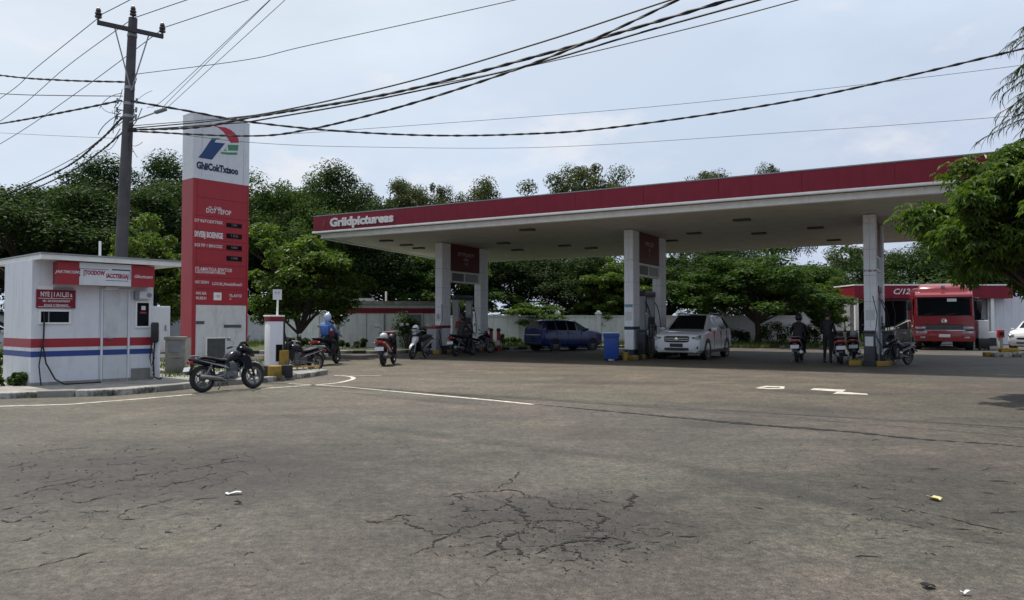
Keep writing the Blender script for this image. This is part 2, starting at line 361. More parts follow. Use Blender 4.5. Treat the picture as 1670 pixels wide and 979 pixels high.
    nn = N('ShaderNodeTexNoise'); nn.inputs['Scale'].default_value = 3; nn.inputs['Detail'].default_value = 6; L(co.outputs['Object'], nn.inputs['Vector'])
    L(co.outputs['Object'], wv.inputs['A']); L(nn.outputs['Color'], wv.inputs['B'])
    vc = N('ShaderNodeTexVoronoi'); vc.feature = 'DISTANCE_TO_EDGE'; vc.inputs['Scale'].default_value = 4.2; L(wv.outputs['Result'], vc.inputs['Vector'])
    crk = ramp(vc.outputs['Distance'], .006, g(1.), .022, g(0.))
    msk = mix(ramp(noise(.45, 3, .5), .50, g(0.), .60, g(1.)), ramp(noise(5, 3, .5), .45, g(0.), .6, g(1.)), 1., 'MULTIPLY')
    cm = mix(crk, msk, 1., 'MULTIPLY')
    base = mix(base, (.016, .015, .014, 1), cm)
    L(base, b.inputs['Base Color']); b.inputs['Roughness'].default_value = .72; b.inputs['Specular IOR Level'].default_value = .5
    h = N('ShaderNodeMath'); h.operation = 'MULTIPLY_ADD'; L(v.outputs['Distance'], h.inputs[0]); h.inputs[1].default_value = -.5; L(noise(14, 8, .7), h.inputs[2])
    h2 = N('ShaderNodeMath'); h2.operation = 'SUBTRACT'; L(h.outputs[0], h2.inputs[0])
    sp = N('ShaderNodeSeparateColor'); L(cm, sp.inputs[0]); L(sp.outputs[0], h2.inputs[1])
    bp = N('ShaderNodeBump'); bp.inputs['Strength'].default_value = .8; bp.inputs['Distance'].default_value = .014
    L(h2.outputs[0], bp.inputs['Height']); L(bp.outputs[0], b.inputs['Normal'])
    return m
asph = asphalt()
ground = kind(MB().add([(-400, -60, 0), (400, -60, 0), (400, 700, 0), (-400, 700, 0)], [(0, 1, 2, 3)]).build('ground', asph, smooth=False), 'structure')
rng = random.Random(7)

def strip(mb, pts, wid, z, jit=0.0, step=.06, taper=True, rg=rng):
    """flat ribbon along ground points; jagged when jit > 0"""
    pts = [Vector((p[0], p[1], 0)) for p in pts]; path = []
    for a, b in zip(pts, pts[1:]):
        n = max(1, int((b-a).length/step))
        for i in range(n): path.append(a.lerp(b, i/n))
    path.append(pts[-1]); L = len(path); vs = []; off = 0
    for i, p in enumerate(path):
        d = (path[min(i+1, L-1)]-path[max(0, i-1)]); d = d.normalized() if d.length > 0 else Vector((1, 0, 0)); nrm = Vector((-d.y, d.x, 0))
        off = off*.7+rg.uniform(-jit, jit); w = wid
        if jit: w = wid*rg.choice((.25, .5, .8, 1.1, 1.7))
        if taper: w *= min(1, 4*min(i, L-1-i)/L+.12)
        q = p+nrm*off; vs += [(*(q-nrm*w/2).xy, z), (*(q+nrm*w/2).xy, z)]
    mb.add(vs, [(2*i, 2*i+1, 2*i+3, 2*i+2) for i in range(L-1)])
def pxs(l, s=1, ox=0, oy=0): return [onz(x/s+ox, y/s+oy) for x, y in l]

# painted lines: edge line past the kiosk, hooked line round the pavement tip, long line running out to the seam
for pts, wd in (([(-60, 664), (0, 663), (110, 660), (240, 650), (330, 642), (430, 634), (500, 629)], .10),
                ([(500, 629), (520, 627.7), (540, 626), (555, 624), (566, 621.7), (574, 619.4), (577, 617.3), (575, 615.5), (568, 614), (558, 613.1), (545, 612.5)], .11), ([(570, 613.5), (595, 613), (622, 613)], .07),
                ([(470, 626), (560, 631), (700, 644), (800, 653), (870, 660)], .11), ([(1626, 611.5), (1720, 613.5)], .07)):
    mb = MB(); strip(mb, pxs(pts), wd, .004, jit=0, step=.12, taper=False); kind(mb.build('lane_line', paint, ground, smooth=False), 'structure')
s7 = 2.337
def flat(pl, z=.004): return MB().add([(*p.xy, z) for p in pl], [tuple(range(len(pl)))])
A = pxs([(307, 172), (345, 163), (420, 165), (418, 175), (360, 175)], s7, 1100, 560); B = pxs([(335, 171), (352, 167.5), (403, 168.5), (402, 172), (360, 172)], s7, 1100, 560)
mk = MB(); n = len(A); mk.add([(*p.xy, .004) for p in A+B], [(i, (i+1) % n, n+(i+1) % n, n+i) for i in range(n)]); mk.build('road_mark', paint, ground, smooth=False)
mk = MB()
for q in ([(518, 178), (530, 172), (655, 178), (640, 186)], [(625, 184), (640, 186), (735, 193), (738, 197), (603, 193)]):
    mk.add([(*p.xy, .004) for p in pxs(q, s7, 1100, 560)], [tuple(range(len(q)))])
mk.build('road_mark', paint, ground, smooth=False)

# cracks
Z6 = [[(925, 428), (895, 435), (860, 475), (810, 500), (780, 515)], [(535, 552), (620, 538), (690, 527), (780, 520), (850, 515), (930, 540), (1000, 555)], [(555, 573), (610, 575), (645, 560), (655, 535)],
      [(680, 570), (655, 605), (700, 605), (760, 600), (810, 605), (840, 575), (850, 530)], [(840, 575), (880, 590), (905, 620), (925, 645), (915, 665), (935, 675)], [(935, 675), (990, 672), (1030, 680), (1055, 695)],
      [(935, 675), (900, 690), (865, 712), (840, 725), (815, 745), (840, 760), (880, 765), (910, 785), (940, 808)], [(705, 715), (770, 715), (830, 713)], [(735, 795), (780, 772), (830, 762)], [(370, 633), (410, 620), (460, 618)],
      [(410, 620), (420, 655), (460, 675), (510, 688), (550, 700), (600, 705), (560, 735), (520, 760), (430, 795)], [(600, 705), (650, 680), (720, 665), (800, 645), (860, 645), (925, 660)], [(1390, 525), (1375, 550), (1340, 598)],
      [(1220, 605), (1260, 635), (1215, 690)], [(1100, 712), (1200, 715), (1280, 715), (1240, 735), (1150, 725), (1060, 740), (1000, 770), (990, 785)], [(1060, 740), (1080, 770), (1130, 780), (1180, 800), (1220, 830)], [(1300, 752), (1340, 740), (1365, 735)], [(1030, 572), (1070, 575)],
      [(240, 640), (300, 650), (370, 633)], [(925, 660), (1000, 640), (1080, 640), (1150, 655), (1215, 690)], [(1000, 555), (1060, 590), (1150, 600), (1220, 605)]]
Z5 = [[(0, 545), (60, 540), (150, 515), (240, 490), (330, 480), (420, 462)], [(0, 600), (100, 580)], [(0, 750), (60, 735), (130, 720), (220, 685)], [(0, 875), (100, 850), (200, 825), (290, 800), (440, 765)], [(270, 560), (340, 570), (430, 545), (540, 530)],
      [(640, 510), (720, 495), (880, 460)], [(690, 440), (800, 425), (950, 400), (1070, 395)], [(130, 365), (240, 345), (420, 335)], [(520, 610), (590, 590), (680, 570)], [(790, 560), (930, 545)], [(890, 685), (940, 655)], [(1200, 585), (1250, 580)], [(0, 640), (60, 650), (120, 635)], [(560, 350), (690, 340)]]
Z7 = [[(830, 620), (900, 635), (1000, 655), (1130, 690), (1220, 705), (1320, 725)], [(940, 478), (1055, 480)], [(1150, 525), (1330, 530)], [(1205, 650), (1320, 640)], [(735, 750), (815, 745)], [(1020, 705), (1130, 710)], [(1170, 570), (1250, 578)], [(40, 168), (130, 155), (290, 152)], [(460, 168), (550, 170)], [(0, 740), (120, 740)], [(680, 790), (710, 800)]]
def crack(pl, w, jit=.018, step=.045):
    mb = MB(); strip(mb, pl, w, .004, jit, step); mb.build('crack', crackm, ground, smooth=False)
big = {4, 5, 6, 14, 12, 13}
for i, l in enumerate(Z6): crack(pxs(l, 2.583, 500, 600), .034 if i in big else .016, .022, .022)
for l in Z5: crack(pxs(l, 2.584, 0, 600), .016, .022, .03)
for l in Z7: crack(pxs(l, 2.337, 1100, 560), .018, .02)
crack(pxs([(540, 629), (700, 640.5), (800, 650), (870, 658)]), .030, .02)
crack(pxs([(865, 659), (960, 668), (1100, 681), (1180, 689), (1250, 695), (1391, 705), (1460, 713), (1528, 719), (1631, 725), (1720, 734)]), .085, .012)
crack(pxs([(1100, 679.5), (1250, 693.5), (1391, 703.5)]), .03, .02)
def craze(cx, cy, rx, ry, sp, seed, wd):
    g_ = random.Random(seed); nx, ny = int(2*rx/sp), int(2*ry/sp); P = {}
    for i in range(nx+1):
        for j in range(ny+1): P[i, j] = Vector((cx-rx+i*sp+(j % 2)*sp*.5+g_.uniform(-.4, .4)*sp, cy-ry+j*sp+g_.uniform(-.4, .4)*sp, 0))
    for (i, j), p in P.items():
        for q in ((i+1, j), (i, j+1), (i-1, j+1)):
            if q in P:
                m = (p+P[q])/2; r = math.hypot((m.x-cx)/rx, (m.y-cy)/ry)
                if g_.random() < .42*(1-r)**.7 if r < 1 else False: strip(mb, [p, P[q]], wd*g_.uniform(.4, 1.5), .004, .014, .025, False, g_)
mb = MB()
craze(.30, 5.35, 1.25, 1.0, .17, 1, .0035); craze(.75, 4.95, .5, .35, .09, 2, .0055); craze(-3.4, 7.2, 1.9, 1.2, .22, 3, .004)
def shorts(n, x0, x1, y0, y1, ln, slope, wd):
    for _ in range(n):
        x, y = rng.uniform(x0, x1), rng.uniform(y0, y1); l = rng.uniform(.3, 1)*ln; s = slope+rng.uniform(-.12, .12)
        pl = [(x+l*k/4, y+l*k/4*s+rng.uniform(-2, 2)) for k in range(5)]
        strip(mb, pxs(pl), wd*rng.uniform(.5, 1.3), .004, .02, .04)
shorts(60, 0, 260, 720, 850, 50, -.12, .008); shorts(24, 180, 380, 730, 800, 50, -.15, .009); shorts(30, 690, 1060, 800, 930, 26, .1, .012)
shorts(24, 1380, 1650, 760, 940, 40, .08, .014); shorts(16, 1100, 1500, 700, 900, 30, .05, .010); shorts(14, 0, 700, 850, 970, 30, -.1, .010)
kind(mb.build('crack_patch', crackm, ground, smooth=False), 'stuff')
# crumbled grit lying in the broken patch
mb = MB()
for _ in range(420):
    if rng.random() < .6: p = onz(rng.gauss(900, 75), rng.gauss(872, 28))
    else: p = onz(rng.gauss(190, 130), rng.gauss(790, 45))
    r = rng.uniform(.003, .011); mb.box((p.x, p.y, r*.45), (r*2, r*rng.uniform(1, 2), r), rz=rng.uniform(0, 3), taper=.6)
kind(mb.build('grit', mat('grit_stone', (.10, .095, .085), .9, var=.4, scale=30), ground, smooth=False), 'stuff')

# litter on the asphalt
def scrap(px, py, wx, wy, mt, label, cat, seed):
    g = random.Random(seed); p = onz(px, py); n = 6; vs = []
    for j in range(n+1):
        for i in range(n+1):
            x, y = (i/n-.5), (j/n-.5)
            vs.append((x*wx*(1-.3*abs(y)), y*wy*(1-.25*x), .008+.012*abs(math.sin(3*x+seed))*1.5+g.uniform(0, .004)+(.02*x*x)))
    o = MB().add(vs, [(j*(n+1)+i, j*(n+1)+i+1, (j+1)*(n+1)+i+1, (j+1)*(n+1)+i) for j in range(n) for i in range(n)]).build('litter', mt, None, (p.x, p.y, -.004), g.uniform(-.4, .4))
    md = o.modifiers.new('s', 'SOLIDIFY'); md.thickness = .003; return tag(o, label, cat)
scrap(381, 807, .13, .045, plate_w, 'crumpled white paper scrap lying on the asphalt beside the dark chip', 'litter', 1)
scrap(388, 822, .06, .04, crackm, 'small dark chip lying next to the white paper scrap', 'litter', 2)
scrap(1525, 816, .07, .09, mat('dry_leaf', (.55, .46, .22), .7), 'pale yellow dry leaf lying on the asphalt on the tree side', 'leaf', 3)
scrap(1575, 971, .05, .018, plate_w, 'tiny white paper strip lying on the asphalt below the dark stain', 'litter', 4)
scrap(1514, 959, .07, .05, crackm, 'flat black rubber scrap lying on the asphalt near the paper strip', 'litter', 5)

# ------------------------------------------------------------------ raised pavement with kiosk and sign
KERB = pxs([(-90, 651), (-10, 651), (57, 649), (180, 646), (250, 640), (330, 632), (430, 624), (500, 616), (528, 611)])
back = pxs([(520, 606), (470, 600), (420, 594), (300, 588), (100, 588), (-160, 588)])
PAV = .11
pave = kind(MB().slab([p+Vector((0, .10, 0)) for p in KERB]+back, -.05, PAV).build('pavement', [concrete], smooth=False), 'structure')
def kerbrun(pts, parent, ln=.6, h=.12, th=.16, mats=(kerbw,), gap=.012, name='kerb_stone', jit=.012, g=random.Random(3)):
    acc = []
    for a, b in zip(pts, pts[1:]):
        d = b-a; n = max(1, round(d.length/ln))
        for i in range(n): acc.append((a+d*(i/n), a+d*((i+1)/n)))
    mes = {}
    for k, (a, b) in enumerate(acc):
        d = b-a; L = round(d.length-gap, 2); m = mats[k % len(mats)]
        if L < .05: continue
        if L not in mes: mes[L] = MB().rbox((0, 0, h/2-.02), (L, th, h+.04), .018, 1).mesh('kerb_stone', m)
        c = (a+b)/2; clone(name, mes[L], parent, (c.x+g.uniform(-jit, jit), c.y+g.uniform(-jit, jit)+th/2, g.uniform(-.012, .006)), math.atan2(d.y, d.x)+g.uniform(-.01, .01), m)
kerbrun(KERB, pave, .62, .125, .17, (kerbw, kerbw, concrete))
# verge, its painted kerb and the white boundary wall
VK = pxs([(-320, 577), (400, 577.5), (640, 577), (720, 575), (800, 572), (925, 568), (1352, 567)])
vback = [Vector((22, 47.9, 0)), Vector((-40, 47.9, 0))]
grassg = mat('grass_soil', (.045, .06, .02), .95, var=.4, scale=3, bump=.6, bscale=12)
verge = kind(MB().slab([p+Vector((0, .1, 0)) for p in VK]+vback, -.05, .10).build('verge', grassg, smooth=False), 'structure')
kerbrun(VK, verge, .56, .14, .18, (kerbw, kerbb), jit=.004)
wall = thing('boundary_wall', 'long low white boundary wall with square posts behind the verge', 'wall', (0, 48, 0))
WP = 2.6; pm = MB().bb((-WP/2+.12, -.07, -.1), (WP/2-.12, .07, 1.72)).mesh('wall_panel', whitewall); cm_ = MB().bb((-WP/2+.1, -.11, 1.722), (WP/2-.1, .11, 1.80)).mesh('coping', whitewall)
po = MB().bb((-.15, -.16, -.1), (.15, .16, 1.86)).box((0, 0, 1.93), (.40, .42, .12)).box((0, 0, 2.06), (.30, .30, .14), taper=.3).mesh('post', whitewall)
for i in range(24):
    x = -40+i*WP
    clone('post', po, wall, (x-WP/2, 0, 0)); p = clone('wall_panel', pm, wall, (x, 0, 0)); clone('coping', cm_, wall, (x, 0, 0))
# ------------------------------------------------------------------ canopy
TH = math.atan2(19.4-31.4, 12.6+8.3); FL = Vector((-8.3, 31.4, 0)); LEN = 24.1; SOF, REDB, TOP = 4.88, 5.16, 5.78
ca, sa = math.cos(TH), math.sin(TH)
def cw(x, y, z=0): return Vector((FL.x+ca*x-sa*y, FL.y+sa*x+ca*y, z))
def cl(p): q = Vector(p)-FL; return (q.x*ca+q.y*sa, -q.x*sa+q.y*ca)
canopy = thing('canopy', 'long flat red and white roof over the fuel pumps on tiled columns', 'canopy', FL, TH)
RL = cl((-3.2, 45.3, 0)); RR = cl((19.4, 31.6, 0))
foot = [Vector((0, 0, 0)), Vector((LEN, 0, 0)), Vector((RR[0], RR[1], 0)), Vector((RL[0], RL[1], 0))]
ctr = sum(foot, Vector())/4
def inset(d): return [p+Vector((math.copysign(d, ctr.x-p.x), math.copysign(d, ctr.y-p.y), 0)) for p in foot]
MB().slab(inset(.36), SOF+.03, SOF+.10).build('soffit', soffitm, canopy, smooth=False)
MB().slab(inset(.2), SOF+.5, TOP-.12).build('roof_deck', galv, canopy, smooth=False)
def edge(i, d=0):
    q = inset(d); return q[i], q[(i+1) % 4]
for i in range(4):
    a, b = edge(i); d = (b-a); L = d.length; rz = math.atan2(d.y, d.x); n = round(L/2.41); me = MB().bb((.004, 0, REDB), (L/n-.004, .05, TOP)).mesh('fascia_panel', redf)
    for k in range(n): clone('fascia_panel', me, canopy, a+d*(k/n), rz)
    MB().bb((.06, .055, REDB-.02), (L-.06, .09, TOP-.01)).build('backing', redf, canopy, a, rz)
    MB().bb((-.015, -.012, TOP), (L+.015, .08, TOP+.035)).build('cap_flashing', greysteel, canopy, a, rz)
    MB().rbox((L/2, .03, REDB-.045), (L+.1, .14, .085), .02, 2).build('trim_lip', trimw, canopy, a, rz)
    a, b = edge(i, .22); d = (b-a); L = d.length; n = round(L/1.46); me = MB().bb((.003, 0, SOF), (L/n-.003, .05, REDB-.085)).mesh('trim_panel', trimw)
    for k in range(n): clone('trim_panel', me, canopy, a+d*(k/n), rz)
    MB().bb((0, .03, SOF-.012), (L, .20, SOF+.028)).build('trim_return', trimw, canopy, a, rz)
text('Griidpictureas', .47, letterw, canopy, (2.62, -.035, 5.45), ext=.025, bold=.045, sx=1.22, name='fascia_lettering')
text('/', .36, mat('letter_faded', (.36, .10, .12), .5), canopy, (.62, -.012, 5.46), ext=.004, name='fascia_lettering')
lm = MB().box((0, 0, -.03), (.55, .3, .06)).mesh('ceiling_light', mat('fixture', (.06, .055, .045), .5)); lp = MB().box((0, 0, -.066), (.5, .24, .01)).mesh('lens', mat('lens_grey', (.10, .10, .09), .3))
for px, py in ((630, 393), (663, 400), (683, 405), (860, 375), (821, 397), (844, 408), (921, 401), (964, 405), (1210, 359), (1238, 381), (1132, 381), (1094, 393), (1330, 372), (1360, 392)):
    x, y = cl(onz(px, py, SOF)); o = clone('ceiling_light', lm, canopy, (x, y, SOF+.03)); clone('lens', lp, o, (0, 0, 0))
tilem = mat('column_tile', (.86, .88, .90), .25, var=.04, dirt=(.35, .34, .3), dirt_amt=.4, streak=True)
CW_, CD = .34, .66; ISL = 3.85
cols = [cl((-3.38, 33.3, 0)), cl((4.27, 28.6, 0)), cl((11.45, 24.5, 0))]
tf = MB().bb((.005, -.012, .004), (CW_/2-.003, .012, .845)).mesh('tile', tilem)
ts = MB().bb((.005, -.012, .004), (CD/2-.003, .012, .845)).mesh('tile', tilem)
def column(x, y, i, front):
    core = MB().bb((x+.012, y+.012, .1), (x+CW_-.012, y+CD-.012, SOF+.05)).build('column', concrete, canopy, smooth=False)
    z = .35
    while z < SOF-.1:
        for k in (0, 1):
            for (me, px, py, rz) in ((tf, x+k*CW_/2, y, 0), (ts, x+CW_, y+k*CD/2, R(90)), (ts, x, y+k*CD/2, R(90)), (tf, x+k*CW_/2, y+CD, 0)):
                o = clone('tile', me, core, (px, py, z), rz)
                if z+.85 > SOF: o.scale.z = (SOF-z)/.85
        z += .85
    MB().bb((x-.02, y-.02, .12), (x+CW_+.02, y+CD+.02, .35)).build('plinth', mat('plinth_navy', (.02, .035, .07), .5), core)
    if front:
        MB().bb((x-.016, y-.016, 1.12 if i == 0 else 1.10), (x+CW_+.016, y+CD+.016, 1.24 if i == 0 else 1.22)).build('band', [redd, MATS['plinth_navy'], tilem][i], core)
        MB().bb((x+.03, y-.02, 1.45), (x+CW_-.03, y-.012, 1.78)).build('notice', plate_w, core)
        if i == 0: text('5', .26, logo_b, core, (x+CW_/2, y-.022, 1.615), ext=.002)
        if i == 2: text('EYIN', .10, letterd, core, (x+.11, y-.016, 3.05), ext=.002); text('EOM', .10, letterr, core, (x+.26, y-.016, 3.05), ext=.002)
        if i == 1: MB().bb((x+.01, y-.017, 1.95), (x+CW_-.01, y-.012, 2.06)).build('sticker', mat('sticker_blue', (.15, .32, .42), .5), core)
for i, (x, y) in enumerate(cols):
    column(x, y, i, True); column(x, y+ISL-CD, i, False)
    xm = x+CW_-.06; y0, y1 = y+CD, y+ISL-CD
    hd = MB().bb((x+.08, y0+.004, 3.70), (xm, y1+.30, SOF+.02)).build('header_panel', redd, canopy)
    MB().bb((x+.06, y0+.004, 3.18), (xm-.01, y1-.004, 3.69)).build('lower_header', trimw, canopy)
    MB().bb((xm-.005, y0+.25, 3.25), (xm+.015, y0+1.15, 3.6)).build('price_display', mat('display_grey', (.10, .13, .12), .25), hd)
    MB().bb((xm-.005, y0+1.3, 3.25), (xm+.012, y1-.15, 3.6)).build('price_plate', mat('plate_grey', (.32, .33, .32), .5), hd)
    yc = (y0+y1)/2+.1
    text(['XTYPILAEOY', 'VPICOZP', 'VPICOZP'][i], .24, mat('letter_dim', (.42, .36, .36), .6), hd, (xm+.004, yc, 4.48), R(90)); text(['OBSA', '27', '27'][i], .18, MATS['letter_dim'], hd, (xm+.004, yc, 4.26), R(90)); text(['1 SSL', 'A', 'A'][i], .16, MATS['letter_dim'], hd, (xm+.004, yc, 4.06), R(90))

# ------------------------------------------------------------------ pump islands and what stands on them
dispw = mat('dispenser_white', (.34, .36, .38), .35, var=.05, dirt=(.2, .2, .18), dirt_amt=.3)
dispd = mat('dispenser_dark', (.03, .035, .045), .4, var=.1)
def island(i, x, y):
    t = thing('pump_island', ['raised concrete pump island with black and yellow kerb, beside the parked scooters', 'raised concrete pump island between the blue car and the white car', 'raised concrete pump island in front of the red truck'][i], 'pump island', cw(x-.42, y-.75), TH, 'raised islands under the canopy')
    W, D = 1.2, ISL+1.6
    MB().bb((.08, .08, 0), (W-.08, D-.08, .15)).build('slab', concrete, t, smooth=False)
    me = MB().rbox((0, 0, .085), (.388, .16, .17), .02, 1).mesh('kerb_block', yellow); k = 0
    for yy in (.08, D-.08):
        for j in range(3): clone('kerb_block', me, t, (.2+j*.4, yy, 0), 0, (yellow, kerbb)[k % 2]); k += 1
    n = int((D-.32)/.4)
    for xx in (.08, W-.08):
        for j in range(n): clone('kerb_block', me, t, (xx, .36+j*(D-.72)/(n-1), 0), R(90), (kerbb, yellow)[j % 2])
    return t
for i, (x, y) in enumerate(cols): island(i, x, y)
def dispenser(label, x, y, rz=0, red=False):
    t = thing('fuel_dispenser', label, 'fuel pump', cw(x, y, .15), TH+rz, 'fuel dispensers under the canopy')
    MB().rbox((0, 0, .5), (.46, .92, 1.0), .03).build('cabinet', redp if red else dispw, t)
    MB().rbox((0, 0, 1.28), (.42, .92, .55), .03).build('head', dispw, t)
    for s in (-1, 1):
        f = MB().bb((s*.2115, -.36, 1.16), (s*.222, .36, 1.44)).build('display', dispd, t)
        for j in (-1, 1): MB().bb((s*.2225, j*.18-.13, 1.26), (s*.225, j*.18+.13, 1.38)).build('digits', mat('lcd', (.10, .13, .11), .2), f)
    MB().bb((-.15, -.62, -.02), (.15, -.47, 2.28)).bb((-.15, .47, -.02), (.15, .62, 2.28)).build('hose_mast', dispw, t)
    MB().rbox((0, 0, 2.36), (.36, 1.3, .22), .03).build('top_sign', dispd, t)
    for s in (-1, 1):
        for yy in (-.545, .545):
            h = MB(); P0 = Vector((s*.15, yy, 2.05)); P3 = Vector((s*.25, yy*.75, .95)); pts = []
            for k in range(13):
                u = k/12; q = P0*(1-u)**3+Vector((s*.52, yy, 1.7))*3*u*(1-u)**2+Vector((s*.46, yy*.9, -.25))*3*u*u*(1-u)+P3*u**3; pts.append(q)
            h.tube(pts, .017, 6); h.build('hose', rubber, t)
            MB().rbox((s*.25, yy*.75, 1.0), (.07, .06, .22), .02).tube([(s*.25, yy*.75, 1.08), (s*.25, yy*.62, 1.2), (s*.22, yy*.5, 1.16)], .013, 6).build('nozzle', black, t)
for i, (x, y) in enumerate(cols):
    w3 = ['island with the scooters', 'island by the white car', 'island by the truck'][i]
    dispenser('tall white fuel dispenser with black hoses on the '+w3, x+.17, y+ISL/2, 0)
# red-banded white pump box at the foot of the first column
x, y = cols[0]
t = thing('pump_box', 'white pump cabinet with red cap standing before the tiled column', 'cabinet', cw(x+.17, y-.33, .15), TH)
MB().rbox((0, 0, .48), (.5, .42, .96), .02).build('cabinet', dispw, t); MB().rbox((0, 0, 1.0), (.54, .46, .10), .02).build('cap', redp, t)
MB().tube([(.3, 0, 1.0), (.42, 0, 1.3), (.40, 0, 2.0)], .015, 6).tube([(.34, -.1, .9), (.5, -.12, .3), (.42, -.1, .1), (.34, -.1, .5)], .016, 6).build('hose', rubber, t)
# bollards behind the first island
for k, (px, lab) in enumerate(((801, 'red and white bollard with black top behind the pumps, on the dispenser side'), (813, 'red and white bollard with black top behind the pumps, on the blue car side'))):
    b = thing('bollard', lab, 'bollard', (atx(px, 36.2), 36.2, 0), 0, 'bollards behind the pump island')
    MB().lathe([(0, 0), (.085, 0), (.085, .9), (.07, .94), (0, .95)], 14).build('post', redp, b); MB().lathe([(.087, .28), (.089, .28), (.089, .5), (.087, .5)], 14).build('band', plate_w, b)
    MB().lathe([(0, .93), (.1, .94), (.11, 1.0), (.07, 1.08), (0, 1.1)], 14).build('cap', black, b)
# blue wheelie bin next to the middle island
bp = onz(997, 583); t = thing('wheelie_bin', 'tall blue plastic wheelie bin with pale lid beside the pump island', 'bin', (atx(997, 27.4), 27.4, 0), R(-8))
MB().rbox((0, 0, .52), (.50, .50, .94), .03, taper=1.12).build('body', binblue, t)
MB().rbox((0, 0, 1.01), (.62, .62, .07), .025).build('lid', mat('lid_pale', (.50, .56, .62), .45), t)
MB().bb((-.3, -.32, .86), (.3, -.27, .95)).build('rim', binblue, t)
for s in (-1, 1): MB().lathe([(.0, -.03), (.1, -.03), (.1, .03), (0, .03)], 16, 'X', (s*.22, .26, .1)).build('wheel', rubber, t)
MB().rbox((0, -.16, .03), (.22, .2, .06), .01).build('foot', kerbw, t)
for px, Y, lab in ((1024, 27.7, 'low yellow bucket post at the foot of the middle column'), ):
    MBy = MB().lathe([(0, 0), (.10, 0), (.13, .30), (.115, .30), (.09, .02)], 14).tube([(-.12, 0, .29), (-.08, 0, .42), (.08, 0, .42), (.12, 0, .29)], .008, 6)
    tag(MBy.build('bucket', yellow, None, (atx(px, Y)-.15, Y-.35, 0)), 'yellow bucket with wire handle on the ground before the middle column', 'bucket')
# dark hose cabinets squeezed in at the feet of the other two columns
for k, (lab, dx, dy) in enumerate((('black hose cabinet with looping hose at the foot of the middle column', .62, .30), ('black hose cabinet with looping hose at the foot of the last column', .66, .25), ('grey oil cabinet with small white notice before the last column', .17, -.36))):
    x, y = cols[min(k+1, 2)]; t = thing('hose_cabinet', lab, 'cabinet', cw(x+dx, y+dy, .13), TH, 'hose cabinets on the islands')
    MB().rbox((0, 0, .45), (.32, .40, .92), .03).build('body', black if k < 2 else mat('cabinet_grey', (.05, .055, .06), .5), t); MB().rbox((0, 0, .95), (.36, .44, .08), .02).build('lid', dispd, t)
    MB().bb((-.12, -.207, .50), (.12, -.198, .80)).build('notice', plate_w if k == 2 else dispd, t)
    MB().tube([(.17, -.05, .85), (.34, -.1, .5), (.30, -.12, .12), (.20, -.12, .1), (.18, -.1, .5)], .02, 7).tube([(.16, .1, .9), (.22, .08, 1.5), (.10, .06, 2.1)], .014, 6).build('hose', rubber, t)
    MB().rbox((.19, -.05, .86), (.08, .07, .2), .02).build('nozzle', greysteel, t)
# ------------------------------------------------------------------ kiosk
KO = Vector((-9.68, 15.2, 0)); KT = math.atan2(.76, .65); KW, KD, KZ = 2.42, 1.72, 2.66
def kf(px, py): return onface(px, py, KO, KT)
kiosk = thing('kiosk', 'small white metal kiosk with red and blue stripes beside the price sign', 'kiosk', (KO.x, KO.y, PAV), KT)
ks, kz = [], []
def krect(x0, y0, x1, y1):
    a = kf(x0, y0); b = kf(x1, y1); return a[0], b[0], min(a[1], b[1])-PAV, max(a[1], b[1])-PAV
core = MB().bb((.025, .02, 0), (KW-.02, KD-.02, KZ-.115)).build('wall', white, kiosk, smooth=False)
dx0, dx1, dz0, dz1 = krect(169, 474, 206, 626); dz0 = .02
seams = [0, .02, .62, 1.22, dx0-.04]
def fpanel(x0, x1, z0, z1, m=white, d=.02, name='wall_panel', par=kiosk): return MB().bb((x0+.004, -d+.02, z0), (x1-.004, .021, z1)).build(name, m, par, smooth=False)
for a, b in ((0, 1.28), (1.28, dx0-.05)): fpanel(a, b, 0, KZ-.12, name='wall_panel')
fpanel(dx1+.05, KW, 0, KZ-.12); fpanel(dx0-.05, dx1+.05, dz1+.05, KZ-.12)
n = 3
for k in range(n): MB().bb((-.001, k*KD/n+.004, 0), (.021, (k+1)*KD/n-.004, KZ-.12)).build('wall_panel', white, kiosk, smooth=False)
for k in range(3): MB().bb((KW-.021, k*KD/3+.004, 0), (KW+.001, (k+1)*KD/3-.004, KZ-.12)).build('wall_panel', white, kiosk, smooth=False)
for nm, m, z0, z1 in (('red_stripe', redstripe, .875-PAV, 1.055-PAV), ('blue_stripe', bluestripe, .685-PAV, .80-PAV)):
    for a_, b_ in (((-.004, -.004, z0), (dx0-.055, .01, z1)), ((dx1+.055, -.004, z0), (KW+.004, .01, z1)), ((-.004, .012, z0), (.01, KD, z1)), ((KW-.01, .012, z0), (KW+.004, KD, z1))): MB().bb(a_, b_).build(nm, m, kiosk, smooth=False)
door = MB().bb((dx0, -.012, dz0), (dx1, .03, dz1)).build('door', mat('door_grey', (.58, .60, .61), .45, var=.05, dirt=(.25, .24, .2), dirt_amt=.5, streak=True), kiosk, smooth=False)
for nm, m, z0, z1 in (('red_stripe', redstripe, .875-PAV, 1.055-PAV), ('blue_stripe', bluestripe, .685-PAV, .80-PAV)): MB().bb((dx0+.002, -.016, z0), (dx1-.002, -.0118, z1)).build(nm, m, door, smooth=False)
MB().bb((dx0-.05, -.02, 0), (dx0-.008, .02, dz1+.045)).bb((dx1+.008, -.02, 0), (dx1+.05, .02, dz1+.045)).bb((dx0-.008, -.02, dz1+.008), (dx1+.008, .02, dz1+.045)).build('door_frame', white, kiosk)
MB().tube([(dx0+.07, -.012, .93), (dx0+.07, -.06, .93), (dx0+.18, -.06, .93)], .012, 6).build('handle', greysteel, door)
MB().bb((dx0-.008, -.014, dz0), (dx0+.0, .0, dz1)).build('door_gap', darkgap, kiosk)
